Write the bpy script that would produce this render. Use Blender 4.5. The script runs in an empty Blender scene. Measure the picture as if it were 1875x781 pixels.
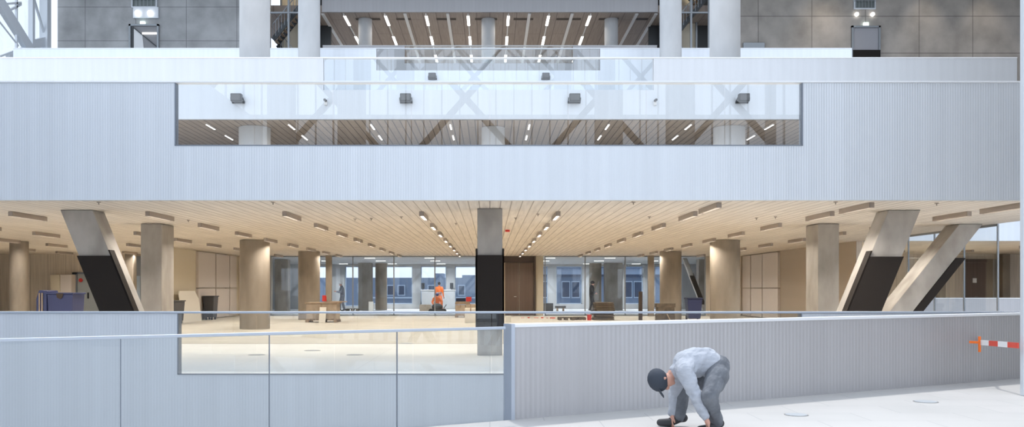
import bpy, bmesh, math, random
from mathutils import Vector, Matrix
random.seed(7)
S = bpy.context.scene
COL = S.collection
EYE = 1.45
F = 1600.0
CX, CY = 897.0, 528.0

# ------------------------------------------------------------------ camera
cam = bpy.data.cameras.new('camera'); cam_o = bpy.data.objects.new('camera', cam); COL.objects.link(cam_o)
cam_o.location = (0, 0, EYE); cam_o.rotation_euler = (math.pi/2, 0, 0)
cam.sensor_width = 36; cam.lens = F/1875*36
cam.shift_x = (937.5-CX)/1875; cam.shift_y = (CY-390.5)/1875
cam.clip_end = 500
S.camera = cam_o
S.view_settings.view_transform = 'Standard'; S.view_settings.look = 'None'
S.view_settings.gamma = 1; S.view_settings.use_curve_mapping = False
S.view_settings.exposure = 0.0
S.cycles.use_denoising = True
S.cycles.max_bounces = 8; S.cycles.diffuse_bounces = 5; S.cycles.glossy_bounces = 3
S.cycles.transparent_max_bounces = 14; S.cycles.sample_clamp_indirect = 6.0
S.cycles.caustics_reflective = False; S.cycles.caustics_refractive = False

# ------------------------------------------------------------------ sky (brighter on the side behind the camera)
SKY_BACK, SKY_FRONT = 2.15, 1.35
w = bpy.data.worlds.new('sky'); S.world = w; w.use_nodes = True
nt = w.node_tree; nt.nodes.clear()
out = nt.nodes.new('ShaderNodeOutputWorld'); bg = nt.nodes.new('ShaderNodeBackground')
tc = nt.nodes.new('ShaderNodeTexCoord'); sp = nt.nodes.new('ShaderNodeSeparateXYZ')
mr = nt.nodes.new('ShaderNodeMapRange'); mr.inputs['From Min'].default_value = 0.75; mr.inputs['From Max'].default_value = -0.55
mr.inputs['To Min'].default_value = SKY_FRONT; mr.inputs['To Max'].default_value = SKY_BACK
hz = nt.nodes.new('ShaderNodeMapRange'); hz.inputs['From Min'].default_value = -0.12; hz.inputs['From Max'].default_value = 0.02
hz.inputs['To Min'].default_value = 0.25; hz.inputs['To Max'].default_value = 1.0
mu = nt.nodes.new('ShaderNodeMath'); mu.operation = 'MULTIPLY'
nt.links.new(tc.outputs['Generated'], sp.inputs[0]); nt.links.new(sp.outputs['Y'], mr.inputs['Value'])
nt.links.new(sp.outputs['Z'], hz.inputs['Value'])
nt.links.new(mr.outputs[0], mu.inputs[0]); nt.links.new(hz.outputs[0], mu.inputs[1])
bg.inputs['Color'].default_value = (0.79, 0.875, 1.0, 1)
nt.links.new(mu.outputs[0], bg.inputs['Strength']); nt.links.new(bg.outputs[0], out.inputs[0])

# ------------------------------------------------------------------ sun, high, from beyond the terraces
sun = bpy.data.lights.new('sun', 'SUN'); sun.energy = 2.3; sun.angle = math.radians(4); sun.color = (1, .97, .93)
sun_o = bpy.data.objects.new('sun', sun); COL.objects.link(sun_o)
sun_o.rotation_euler = Vector((0.12, -0.47, -1.0)).to_track_quat('-Z', 'Y').to_euler()
LAMP_W = 42.0

# ================================================================== helpers
def W(px, py, d): return Vector(((px-CX)*d/F, d, EYE+(CY-py)*d/F))
def X(px, d): return (px-CX)*d/F
def Z(py, d): return EYE+(CY-py)*d/F

class MB:
    def __init__(s): s.bm = bmesh.new()
    def hexa(s, b, t):
        vb = [s.bm.verts.new(p) for p in b]; vt = [s.bm.verts.new(p) for p in t]; n = len(b)
        s.bm.faces.new(vb[::-1]); s.bm.faces.new(vt)
        for i in range(n): s.bm.faces.new((vb[i], vb[(i+1) % n], vt[(i+1) % n], vt[i]))
        return s
    def box(s, x0, x1, y0, y1, z0, z1):
        return s.hexa([(x0,y0,z0),(x1,y0,z0),(x1,y1,z0),(x0,y1,z0)], [(x0,y0,z1),(x1,y0,z1),(x1,y1,z1),(x0,y1,z1)])
    def bar(s, a, b, w=.05, h=None, up=(0,0,1)):
        a = Vector(a); b = Vector(b); h = h or w; d = (b-a).normalized(); u = Vector(up)
        if abs(d.dot(u)) > .99: u = Vector((0,1,0))
        r = d.cross(u).normalized(); u = r.cross(d).normalized()
        c = [(-w/2,-h/2),(w/2,-h/2),(w/2,h/2),(-w/2,h/2)]
        return s.hexa([a+r*i+u*j for i, j in c], [b+r*i+u*j for i, j in c])
    def tube(s, a, b, r, r2=None, n=16):
        a = Vector(a); b = Vector(b); r2 = r if r2 is None else r2; d = (b-a).normalized(); u = Vector((0,0,1))
        if abs(d.dot(u)) > .99: u = Vector((0,1,0))
        p = d.cross(u).normalized(); q = p.cross(d).normalized()
        f = lambda c, R: [c+(p*math.cos(2*math.pi*i/n)+q*math.sin(2*math.pi*i/n))*R for i in range(n)]
        return s.hexa(f(a, r), f(b, r2))
    def ball(s, c, r, sc=(1,1,1), rot=None, seg=16):
        m = Matrix.Translation(Vector(c))
        if rot is not None: m = m @ rot.to_4x4()
        m = m @ Matrix.Diagonal((sc[0]*r, sc[1]*r, sc[2]*r, 1))
        bmesh.ops.create_uvsphere(s.bm, u_segments=seg, v_segments=max(8, seg//2+2), radius=1, matrix=m); return s
    def poly(s, pts, ax, t):   # extrude a polygon by vector
        pts = [Vector(p) for p in pts]; t = Vector(t)
        return s.hexa(pts, [p+t for p in pts])
    def build(s, name, mat, parent=None, bevel=0, smooth=False, loc=None):
        bmesh.ops.recalc_face_normals(s.bm, faces=s.bm.faces)
        me = bpy.data.meshes.new(name)
        if parent is not None and loc is None:
            off = Vector((0,0,0)); q_ = parent
            while q_ is not None: off = off + q_.location; q_ = q_.parent
        elif loc is not None: off = Vector(loc)
        else: off = Vector((0,0,0))
        if off.length: bmesh.ops.translate(s.bm, verts=s.bm.verts, vec=-off)
        s.bm.to_mesh(me); s.bm.free()
        o = bpy.data.objects.new(name, me); COL.objects.link(o)
        me.materials.append(mat)
        if parent is not None: o.parent = parent
        elif loc is not None: o.location = loc
        if smooth:
            for p in me.polygons: p.use_smooth = True
            try: me.set_sharp_from_angle(angle=math.radians(40))
            except Exception: pass
        if bevel:
            b = o.modifiers.new('bevel', 'BEVEL'); b.width = bevel; b.segments = 2; b.limit_method = 'ANGLE'
        return o
def tag(o, label=None, cat=None, group=None, kind=None):
    if label: o['label'] = label
    if cat: o['category'] = cat
    if group: o['group'] = group
    if kind: o['kind'] = kind
    return o
def empty(name, loc, label, cat, group=None, rz=0, kind=None):
    o = bpy.data.objects.new(name, None); COL.objects.link(o); o.location = loc; o.rotation_euler.z = rz
    o.empty_display_size = .2
    return tag(o, label, cat, group, kind)
def struct(o): o['kind'] = 'structure'; return o
def copy_tree(o, parent=None):
    c = o.copy(); COL.objects.link(c)
    if parent is not None: c.parent = parent
    for ch in o.children: copy_tree(ch, c)
    return c

# ================================================================== materials
def mat(name, col, rough=.6, metal=0.0, spec=.5, emit=None, es=0):
    m = bpy.data.materials.new(name); m.use_nodes = True; b = m.node_tree.nodes['Principled BSDF']
    b.inputs['Base Color'].default_value = (*col, 1); b.inputs['Roughness'].default_value = rough
    b.inputs['Metallic'].default_value = metal; b.inputs['Specular IOR Level'].default_value = spec
    if emit: b.inputs['Emission Color'].default_value = (*emit, 1); b.inputs['Emission Strength'].default_value = es
    return m
def nodes(m): return m.node_tree.nodes, m.node_tree.links, m.node_tree.nodes['Principled BSDF']
def noisy(name, c1, c2, scale=3, stretch=(1,1,1), rough=.7, bump=.1, detail=6, metal=0, fine=None):
    m = mat(name, c1, rough, metal); n, l, b = nodes(m)
    t = n.new('ShaderNodeTexCoord'); mp = n.new('ShaderNodeMapping'); mp.inputs['Scale'].default_value = stretch
    no = n.new('ShaderNodeTexNoise'); no.inputs['Scale'].default_value = scale; no.inputs['Detail'].default_value = detail
    r = n.new('ShaderNodeValToRGB'); r.color_ramp.elements[0].position = .3; r.color_ramp.elements[1].position = .72
    r.color_ramp.elements[0].color = (*c1, 1); r.color_ramp.elements[1].color = (*c2, 1)
    l.new(t.outputs['Object'], mp.inputs[0]); l.new(mp.outputs[0], no.inputs['Vector']); l.new(no.outputs['Fac'], r.inputs[0]); l.new(r.outputs[0], b.inputs['Base Color'])
    if bump:
        bu = n.new('ShaderNodeBump'); bu.inputs['Strength'].default_value = bump; bu.inputs['Distance'].default_value = .02
        l.new(no.outputs['Fac'], bu.inputs['Height']); l.new(bu.outputs[0], b.inputs['Normal'])
    return m
def cladding(name, c, rough=.38, metal=.35, pitch=.05, k=.22):
    m = mat(name, c, rough, metal); n, l, b = nodes(m)
    t = n.new('ShaderNodeTexCoord')
    wv = n.new('ShaderNodeTexWave'); wv.wave_type = 'BANDS'; wv.bands_direction = 'X'; wv.inputs['Scale'].default_value = .314/pitch
    wv2 = n.new('ShaderNodeTexWave'); wv2.bands_direction = 'X'; wv2.inputs['Scale'].default_value = .314/.235; wv2.inputs['Distortion'].default_value = .0
    l.new(t.outputs['Object'], wv.inputs['Vector']); l.new(t.outputs['Object'], wv2.inputs['Vector'])
    no = n.new('ShaderNodeTexNoise'); no.inputs['Scale'].default_value = 1.0; no.inputs['Detail'].default_value = 2
    mp = n.new('ShaderNodeMapping'); mp.inputs['Scale'].default_value = (2.2, .02, .02); l.new(t.outputs['Object'], mp.inputs[0]); l.new(mp.outputs[0], no.inputs['Vector'])
    a = n.new('ShaderNodeMath'); a.operation = 'MULTIPLY_ADD'; a.inputs[1].default_value = .12; l.new(wv2.outputs['Fac'], a.inputs[0]); l.new(no.outputs['Fac'], a.inputs[2])
    r = n.new('ShaderNodeValToRGB'); r.color_ramp.elements[0].position = .25; r.color_ramp.elements[1].position = .95
    r.color_ramp.elements[0].color = (*[x*.94 for x in c], 1); r.color_ramp.elements[1].color = (*[min(1, x*1.05) for x in c], 1)
    l.new(a.outputs[0], r.inputs[0]); l.new(r.outputs[0], b.inputs['Base Color'])
    bu = n.new('ShaderNodeBump'); bu.inputs['Strength'].default_value = k; bu.inputs['Distance'].default_value = .008
    l.new(wv.outputs['Fac'], bu.inputs['Height']); l.new(bu.outputs[0], b.inputs['Normal'])
    return m
def boards(name, c1, c2, gap, bw=.22, bl=3.5, along='Y', rough=.6, mortar=.018):
    m = mat(name, c1, rough); n, l, b = nodes(m)
    t = n.new('ShaderNodeTexCoord'); sx = n.new('ShaderNodeSeparateXYZ'); cx = n.new('ShaderNodeCombineXYZ')
    l.new(t.outputs['Object'], sx.inputs[0])
    if along == 'Y': l.new(sx.outputs['Y'], cx.inputs['X']); l.new(sx.outputs['X'], cx.inputs['Y'])
    else: l.new(sx.outputs['Z'], cx.inputs['X']); l.new(sx.outputs['X' if along == 'Z' else 'Y'], cx.inputs['Y'])
    br = n.new('ShaderNodeTexBrick'); br.inputs['Scale'].default_value = 1; br.inputs['Brick Width'].default_value = bl; br.inputs['Row Height'].default_value = bw
    br.inputs['Mortar Size'].default_value = mortar; br.inputs['Mortar Smooth'].default_value = .1; br.offset = .37; br.inputs['Bias'].default_value = 0
    br.inputs['Color1'].default_value = (*c1, 1); br.inputs['Color2'].default_value = (*c2, 1); br.inputs['Mortar'].default_value = (*gap, 1)
    l.new(cx.outputs[0], br.inputs['Vector'])
    no = n.new('ShaderNodeTexNoise'); no.inputs['Scale'].default_value = 5; no.inputs['Detail'].default_value = 5
    mp = n.new('ShaderNodeMapping'); mp.inputs['Scale'].default_value = (.12, 2.5, 1); l.new(cx.outputs[0], mp.inputs[0]); l.new(mp.outputs[0], no.inputs['Vector'])
    mx = n.new('ShaderNodeMix'); mx.data_type = 'RGBA'; mx.blend_type = 'MULTIPLY'; mx.inputs['Factor'].default_value = .45
    rr = n.new('ShaderNodeValToRGB'); rr.color_ramp.elements[0].color = (.55,.52,.5,1); rr.color_ramp.elements[1].color = (1,1,1,1); rr.color_ramp.elements[0].position = .3; rr.color_ramp.elements[1].position = .6
    l.new(no.outputs['Fac'], rr.inputs[0]); l.new(br.outputs['Color'], mx.inputs['A']); l.new(rr.outputs[0], mx.inputs['B']); l.new(mx.outputs['Result'], b.inputs['Base Color'])
    return m
def tiles(name, c1, c2, joint, tw, th, ms=.006, plane='XY', rough=.5, noise=.12, off=0.0):
    m = mat(name, c1, rough); n, l, b = nodes(m)
    t = n.new('ShaderNodeTexCoord'); sx = n.new('ShaderNodeSeparateXYZ'); cx = n.new('ShaderNodeCombineXYZ'); l.new(t.outputs['Object'], sx.inputs[0])
    l.new(sx.outputs[plane[0]], cx.inputs['X']); l.new(sx.outputs[plane[1]], cx.inputs['Y'])
    br = n.new('ShaderNodeTexBrick'); br.inputs['Scale'].default_value = 1; br.inputs['Brick Width'].default_value = tw; br.inputs['Row Height'].default_value = th
    br.inputs['Mortar Size'].default_value = ms; br.offset = off; br.inputs['Color1'].default_value = (*c1, 1); br.inputs['Color2'].default_value = (*c2, 1); br.inputs['Mortar'].default_value = (*joint, 1)
    l.new(cx.outputs[0], br.inputs['Vector'])
    no = n.new('ShaderNodeTexNoise'); no.inputs['Scale'].default_value = .8; no.inputs['Detail'].default_value = 7; l.new(t.outputs['Object'], no.inputs['Vector'])
    rr = n.new('ShaderNodeValToRGB'); rr.color_ramp.elements[0].color = (1-noise*2,)*3+(1,); rr.color_ramp.elements[1].color = (1,1,1,1); rr.color_ramp.elements[0].position = .3; rr.color_ramp.elements[1].position = .65
    mx = n.new('ShaderNodeMix'); mx.data_type = 'RGBA'; mx.blend_type = 'MULTIPLY'; mx.inputs['Factor'].default_value = 1
    l.new(no.outputs['Fac'], rr.inputs[0]); l.new(br.outputs['Color'], mx.inputs['A']); l.new(rr.outputs[0], mx.inputs['B']); l.new(mx.outputs['Result'], b.inputs['Base Color'])
    return m
def glass(name, tint=(.93,.96,.98), ior=1.65, gain=1.0):
    m = bpy.data.materials.new(name); m.use_nodes = True; n = m.node_tree.nodes; l = m.node_tree.links; n.clear()
    o = n.new('ShaderNodeOutputMaterial'); tr = n.new('ShaderNodeBsdfTransparent'); gl = n.new('ShaderNodeBsdfGlossy'); mx = n.new('ShaderNodeMixShader'); fr = n.new('ShaderNodeFresnel')
    tr.inputs['Color'].default_value = (*tint, 1); gl.inputs['Roughness'].default_value = 0.0; fr.inputs['IOR'].default_value = ior
    ge = n.new('ShaderNodeNewGeometry'); ma = n.new('ShaderNodeMapRange'); ma.inputs['To Min'].default_value = ior; ma.inputs['To Max'].default_value = 1/ior
    l.new(ge.outputs['Backfacing'], ma.inputs['Value']); l.new(ma.outputs[0], fr.inputs['IOR'])
    l.new(fr.outputs[0], mx.inputs[0]); l.new(tr.outputs[0], mx.inputs[1]); l.new(gl.outputs[0], mx.inputs[2]); l.new(mx.outputs[0], o.inputs[0])
    return m

M = dict(
 clad=cladding('white_ribbed_cladding', (.74,.78,.83)),
 clad_shaded=cladding('shaded_ribbed_cladding', (.67,.70,.74)),  # white cladding with shade put into its colour, for the over-lit terrace band
 clad_low=cladding('grey_ribbed_cladding', (.50,.495,.51), rough=.42, metal=.25, pitch=.065, k=.35),
 rail=mat('pale_metal_rail', (.50,.55,.63), .4, .5),
 railw=mat('white_cap', (.88,.90,.93), .35, .1),
 trim=mat('grey_edge_trim', (.22,.25,.30), .4, .6),
 glass=glass('clear_glass', (.965,.98,.985)),
 glassf=glass('facade_glass', (.97,.985,.99), 1.45),
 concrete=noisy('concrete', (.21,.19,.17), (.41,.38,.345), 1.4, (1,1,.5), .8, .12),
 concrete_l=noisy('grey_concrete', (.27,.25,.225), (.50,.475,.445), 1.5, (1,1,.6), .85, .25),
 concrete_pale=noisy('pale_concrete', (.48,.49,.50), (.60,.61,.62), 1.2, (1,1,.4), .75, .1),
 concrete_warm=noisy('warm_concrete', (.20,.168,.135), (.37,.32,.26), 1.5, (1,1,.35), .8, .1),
 cwall=tiles('cast_concrete_wall', (.47,.475,.48), (.51,.515,.52), (.26,.26,.265), 3.3, 2.2, .02, 'XZ', .85, .16, 0),
 cwall_w=tiles('cast_concrete_wall_warm', (.46,.425,.385), (.51,.47,.43), (.19,.175,.16), 3.5, 2.4, .02, 'XZ', .85, .16, 0),
 timber=boards('ceiling_boards', (.84,.77,.685), (.77,.70,.62), (.38,.32,.26), mortar=.012),
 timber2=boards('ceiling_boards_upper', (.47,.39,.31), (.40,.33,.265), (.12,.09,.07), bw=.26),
 darkceil=boards('brown_ceiling_boards', (.40,.335,.29), (.36,.30,.26), (.22,.18,.16), bw=.9, bl=9, mortar=.03),
 ply=boards('wall_boards', (.76,.68,.575), (.71,.63,.53), (.45,.38,.30), bw=.9, bl=9, along='Z', mortar=.008),
 cream=mat('cream_plaster', (.70,.63,.50), .8),
 white_panel=mat('white_wall_panel', (.68,.62,.58), .6),
 joint=mat('dark_joint', (.12,.10,.09), .8),
 floor_white_screed=tiles('white_screed_floor', (.86,.85,.82), (.845,.835,.805), (.75,.74,.71), 2.4, 2.4, .01, 'XY', .55, .04),
 floor_mid=tiles('pale_screed_floor', (.60,.56,.48), (.57,.53,.455), (.49,.455,.39), 2.4, 2.4, .012, 'XY', .62, .06),
 floor_br=tiles('white_floor_tiles', (.55,.54,.53), (.525,.52,.51), (.42,.42,.42), 1.2, .6, .006, 'XY', .55, .05, .5),
 floor_w=mat('white_floor', (.85,.87,.90), .5),
 black=mat('black_cladding', (.02,.016,.014), .7, 0, .2),
 blackm=mat('black_metal', (.006,.007,.009), .5, .1),
 housing=mat('lamp_housing', (.36,.31,.27), .5, .3),
 lamp=mat('lit_diffuser', (.9,.9,.9), .4, emit=(1,.93,.82), es=3.5),
 lamp_up=mat('lit_diffuser_cool', (.9,.9,.9), .4, emit=(1,.97,.92), es=4),
 white_metal=mat('white_painted_steel', (.70,.74,.79), .4, .1),
 greysteel=mat('grey_steel', (.28,.30,.32), .4, .5),
 darksteel=mat('dark_steel', (.06,.065,.07), .5, .4),
 brown=boards('brown_door_veneer', (.115,.075,.055), (.10,.066,.048), (.075,.05,.036), bw=.16, bl=8, along='Z', rough=.5, mortar=.006),
 browndark=mat('dark_brown', (.055,.038,.03), .6),
 chrome=mat('brushed_metal', (.6,.6,.58), .3, .9),
 bluebin=mat('blue_plastic', (.045,.06,.17), .45),
 bluedark=mat('dark_blue_plastic', (.025,.035,.10), .5),
 card=noisy('cardboard', (.40,.325,.25), (.49,.41,.33), 6, rough=.85, bump=.05),
 wood=noisy('raw_pallet_wood', (.30,.22,.155), (.42,.33,.25), 8, (1,.2,1), .8, .1),
 woodd=noisy('weathered_dark_boards', (.075,.06,.045), (.16,.125,.09), 7, (1,.2,1), .8, .1),
 greyd=mat('dark_grey_plastic', (.07,.07,.075), .6),
 paper=mat('white_board', (.82,.78,.70), .8),
 red=mat('red_plastic', (.62,.04,.035), .5), redt=mat('red_barrier_paint', (.70,.08,.05), .5), orange=mat('hi_vis_orange', (.95,.20,.03), .7),
 white=mat('white_plastic', (.82,.82,.82), .5), silver=mat('reflective_strip', (.55,.57,.58), .3, .4),
 navy=mat('navy_fabric', (.02,.03,.07), .8), blueb=mat('blue_facade', (.19,.265,.40), .7), bluew=mat('pale_blue_frames', (.5,.62,.78), .6),
 blued=mat('dark_blue_glass', (.06,.09,.16), .3),
 skin=mat('skin', (.60,.32,.24), .55), hair=mat('dark_hair', (.03,.022,.02), .8),
 shirt=noisy('light_grey_cotton', (.40,.43,.49), (.49,.52,.58), 9, (1,1,3), .9, .5), trous=noisy('grey_work_trousers', (.12,.13,.15), (.20,.215,.24), 9, rough=.9, bump=.5),
 gfab=noisy('grey_work_jacket', (.13,.14,.17), (.20,.21,.24), 9, rough=.9, bump=.3), dfab=mat('dark_clothes', (.03,.028,.03), .9), pad=mat('pale_knee_pad', (.30,.31,.34), .8),
 cap=mat('dark_grey_cap', (.045,.055,.075), .85), boot=mat('dark_boots', (.05,.05,.055), .7),
 sign=mat('lit_exit_sign', (.8,.9,.85), .5, emit=(.8,1,.92), es=2.5),
)

# ================================================================== setting: floors, slabs, ceilings, walls
def slab(name, mt, *b): return struct(MB().box(*b).build(name, mt))
D1, D2, D3, D4, D5 = 14.8, 17.3, 30.0, 44.0, 58.0
HC = 3.2        # ceiling of the middle level
F2, C2z = 4.28, 7.26
F3 = 8.26; F4 = 12.43; F5 = 16.4; C5 = 19.8
# bridge the camera stands on
bd = Vector((8.36, 4.48, 0)).normalized(); b0 = Vector((X(937, 9.67), 9.67, 0))
def BL(t, off=0, z=0): return b0 + bd*t + Vector((-bd.y, bd.x, 0))*off + Vector((0,0,z))
ang = math.atan2(bd.y, bd.x)
fb = MB(); pts = [BL(-9), BL(10.2), Vector((10.6, 12, 0)), Vector((10.6,-8,0)), Vector((-9,-8,0))]
fb.poly([p+Vector((0,0,-.35)) for p in pts], None, (0,0,.35)); struct(fb.build('floor_bridge', M['floor_br']))
slab('floor', M['floor_mid'], -30, 13.7, 23.03, 46.9, -.9, 0)
slab('floor_front', M['floor_white_screed'], -30, 13.7, D1+.15, 23.0, -.9, 0)
slab('floor_side', M['floor_mid'], 13.7, 30, 32, 46.9, -.9, 0)
slab('floor_court', M['floor_w'], -30, 30, 46.9, 62.6, -.9, -.01)
slab('floor_lower', M['concrete_pale'], -30, 30, -8, 40, -5.3, -5)
slab('ceiling', M['timber'], -30, 13.7, D2+.16, 46.9, HC, F2-.02)
slab('ceiling_side', M['timber'], 13.7, 30, 32.16, 46.9, HC, F2-.02)
slab('ceiling_court', M['concrete_pale'], -30, 30, 46.9, 62.6, HC, F2-.02)
slab('ceiling_upper', M['timber2'], -22, 22, D3+.16, 46.9, C2z, F3-.02)
slab('floor_terrace', M['concrete_pale'], -24, 24, D3+.2, 56.8, F3-.015, F3)
slab('floor_gallery', M['concrete_pale'], -26, 20, D4+.16, 56.8, F4-1.1, F4)
slab('floor_hall', M['concrete_pale'], -11.1, 11.1, D5+.16, 95, F5-1.0, F5)
slab('ceiling_hall', M['darkceil'], -16, 16, D5+.2, 95, C5, C5+.5)
slab('wall_hall', M['concrete_pale'], -16, 16, 95, 95.4, F5-1, C5)
slab('wall_upper_back', M['concrete_pale'], -24, 24, 46.9, 47.2, F2, C2z+1)
slab('wall_left_upper', M['cwall'], -28.2, -14.4, 57, 57.5, 4, 32)
slab('wall_right_upper', M['cwall_w'], X(1350, 57), 34.6, 57, 57.5, 4, 32)
slab('wall_right', M['concrete'], 10.8, 11.1, 7, 17.2, -5, 9.5)
slab('wall_left_shade', M['clad'], -11.4, -11.1, -8, 17.2, -5, 9.5)  # unseen wall added to shade the left end of the bands
slab('ceiling_atrium', M['concrete_pale'], -28.2, 34.6, 46, 61, 24, 24.5)
slab('wall_right_shade', M['concrete'], 18.4, 18.8, 17.5, 29.9, 5.6, 24)  # unseen wall added to darken the right end of the upper bands
slab('wall_right_far', M['cwall_w'], 34.6, 35, 30, 57.4, -5, 32)
slab('wall_cage_left', M['darksteel'], -14.4, -11.1, 61, 61.3, 10, 32)
slab('wall_cage_right', M['darksteel'], 11.1, 16.2, 61, 61.3, 10, 32)
# middle level walls
slab('wall_left', M['ply'], -30, -13.5, 44.5, 44.8, 0, HC)
slab('wall_left_return', M['cream'], -13.7, -13.5, 36.8, 46.9, 0, HC)
slab('wall_right_return', M['ply'], 13.5, 13.7, 32.2, 46.9, 0, HC)
slab('wall_back_left', M['ply'], -13.5, -11.75, 46.9, 47.2, 0, HC)
wbr = MB().box(11.6, X(1358,46.9), 46.9, 47.2, 0, HC).box(X(1358,46.9), 13.5, 46.9, 47.2, Z(503,46.9), HC); struct(wbr.build('wall_back_right', M['ply']))
slab('wall_side_far', M['ply'], 13.7, 30, 44.5, 44.8, 0, HC)
slab('wall_far_left_end', M['ply'], -30, -29.8, 17.5, 44.5, 0, HC)
slab('wall_core', M['cream'], -0.7, X(995,47), 47.0, 50.5, 0, HC)
slab('wall_core_head', M['browndark'], X(922,46.96), X(981,46.96), 46.95, 47.0, Z(480,46.95), HC)
slab('trim_1', M['joint'], -13.5, 13.7, 23.0, 23.03, -.1, .002)
for i, (a, b) in enumerate(((0,.02),(0,.02))): pass

# outer facade of the court, with window openings
DF = 62.7
ops = [(631,656,560),(680,755,556),(770,817,556),(833,905,556),(985,1003,556),(1019,1066,556),(1088,1108,556),(1144,1178,556),(1200,1236,556),(560,600,556)]
ops.sort(); mb = MB(); last = -30.0; ztop = Z(487, DF)
for a, b, s in ops:
    xa, xb = X(a, DF), X(b, DF)
    mb.box(last, xa, DF, DF+.5, -.9, 6.5); mb.box(xa, xb, DF, DF+.5, -.9, max(0, Z(s, DF))); mb.box(xa, xb, DF, DF+.5, ztop, 6.5); last = xb
mb.box(last, 30, DF, DF+.5, -.9, 6.5); struct(mb.build('wall_court', M['concrete_pale']))
for i, (a, b, s) in enumerate(ops):
    xa, xb = X(a, DF), X(b, DF); z0 = max(0.02, Z(s, DF))
    r = struct(MB().box(xa, xa+.06, DF+.3, DF+.36, z0, ztop).box(xb-.06, xb, DF+.3, DF+.36, z0, ztop).box(xa, xb, DF+.3, DF+.36, z0, z0+.06).box(xa, xb, DF+.3, DF+.36, ztop-.06, ztop).build('window_%d' % (i+1), M['bluew']))
    MB().box(xa+.06, xb-.06, DF+.32, DF+.34, z0+.06, ztop-.06).build('pane', M['glassf'], r)

# inner glass facade between hall and court
def glazed(name, p, q, z0, z1, n, label, mull=.06):
    p = Vector(p); q = Vector(q); o = empty(name, (p+q)/2+Vector((0,0,z0)), label, 'glass wall'); d = (q-p)/n; nn = Vector((-d.y, d.x, 0)).normalized()
    fr = MB()
    for i in range(n+1): fr.bar(p+d*i+Vector((0,0,z0)), p+d*i+Vector((0,0,z1)), mull, mull)
    fr.bar(p+Vector((0,0,z0+.04)), q+Vector((0,0,z0+.04)), .06, .08); fr.bar(p+Vector((0,0,z1-.03)), q+Vector((0,0,z1-.03)), .06, .06)
    fr.build('frame', M['greysteel'], o)
    for i in range(n):
        a = p+d*i+d.normalized()*mull*.5; b = p+d*(i+1)-d.normalized()*mull*.5
        MB().hexa([a+Vector((0,0,z0+.08))-nn*.01, b+Vector((0,0,z0+.08))-nn*.01, b+Vector((0,0,z0+.08))+nn*.01, a+Vector((0,0,z0+.08))+nn*.01],
                  [a+Vector((0,0,z1-.06))-nn*.01, b+Vector((0,0,z1-.06))-nn*.01, b+Vector((0,0,z1-.06))+nn*.01, a+Vector((0,0,z1-.06))+nn*.01]).build('pane', M['glassf'], o)
    return o
glazed('glass_partition', (-11.7, 46.7, 0), (-.75, 46.7, 0), .005, HC, 5, 'glass partition at the back of the hall, left of the brown double door')
glazed('glass_partition', (2.95, 46.7, 0), (11.5, 46.7, 0), .005, HC, 4, 'glass partition at the back of the hall, right of the brown double door')
glazed('glass_partition', (13.72, 23.6, 0), (13.72, 32.0, 0), .005, HC, 5, 'glass wall beside the void behind the slanted columns on the right', .04)

# ================================================================== ribbed parapets with glass strips
def parapet(name, d, x0, x1, z0, z1, ox0, ox1, oz, seams, label, mt='clad', th=.15, trim=True):
    o = empty(name, ((x0+x1)/2, d, z0), label, 'parapet')
    m = MB()
    if ox0 is None: m.box(x0, x1, d, d+th, z0, z1)
    else:
        m.box(x0, ox0, d, d+th, z0, z1); m.box(ox1, x1, d, d+th, z0, z1); m.box(ox0, ox1, d, d+th, z0, oz)
    c = m.build('cladding', M[mt], o)
    MB().box(x0, x1, d-.02, d+th+.01, z1, z1+.035).build('handrail', M['rail' if d == D1 else 'railw'], o, bevel=.006)
    if ox0 is not None:
        t = .02*d/D2
        if trim: MB().box(ox0, ox0+t, d-.012, d+th, oz, z1).box(ox1-t, ox1, d-.012, d+th, oz, z1).box(ox0, ox1, d-.012, d+.0, oz-.004, oz+.014).build('edge_trim', M['trim'], o)
        ss = [ox0+t] + [s for s in seams if ox0+.3 < s < ox1-.3] + [ox1-t]
        for a, b in zip(ss[:-1], ss[1:]):
            MB().box(a+.006, b-.006, d+.03, d+.05, oz+.02, z1-.005).build('glass_pane', M['glass'], o)
    return o
def sm(pxs, d): return [X(p, d) for p in pxs]
p1 = parapet('hall_parapet', D1, -14, 9.4, -3.2, 1.03, X(325,D1), X(1468,D1), 0, sm([469,612,756,900,1043,1187,1330], D1),
        'ribbed blue-white parapet at floor edge with long glass strip, lowest of the terraces')
p2 = parapet('bridge_parapet', D2, -14, 10.75, HC, 5.52, X(320,D2), X(1470,D2), F2, sm([465,609,753,897,1041,1184,1328], D2),
        'widest white ribbed band over the timber ceiling, with a long glass strip')
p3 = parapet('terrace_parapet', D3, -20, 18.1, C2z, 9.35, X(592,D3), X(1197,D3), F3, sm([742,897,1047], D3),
        'white ribbed band with four black floodlights behind the widest one', 'clad_shaded', trim=False)
p4 = parapet('gallery_parapet', D4, -24, X(1560,D4), 11.3, 13.52, X(689,D4), X(1099,D4), F4, sm([795,897,999], D4),
        'thin pale band behind the round columns, shorter on its right', trim=False)
p5 = parapet('upper_parapet', D5, -11.1, 11.1, 15.35, 17.55, X(741,D5), X(1049,D5), F5, sm([820,897,975], D5),
        'farthest pale band in front of the lit brown ceiling', 'clad_low', trim=False)  # grey cladding puts the dimmer light on this band into its colour
p6 = parapet('top_fascia', D5, -11.15, 11.15, C5, 22.5, None, None, 0, [], 'blue-grey ribbed fascia along the top above the lit brown ceiling', 'clad_low')
p7 = parapet('void_parapet', 32, 13.7, 30, -.9, 1.08, None, None, 0, [], 'blue-grey parapet across the void behind the slanted columns', 'clad_low')
p8 = parapet('void_fascia', 32, 13.7, 30, HC, 5.5, None, None, 0, [], 'white band above the void seen over the slanted columns')

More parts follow.
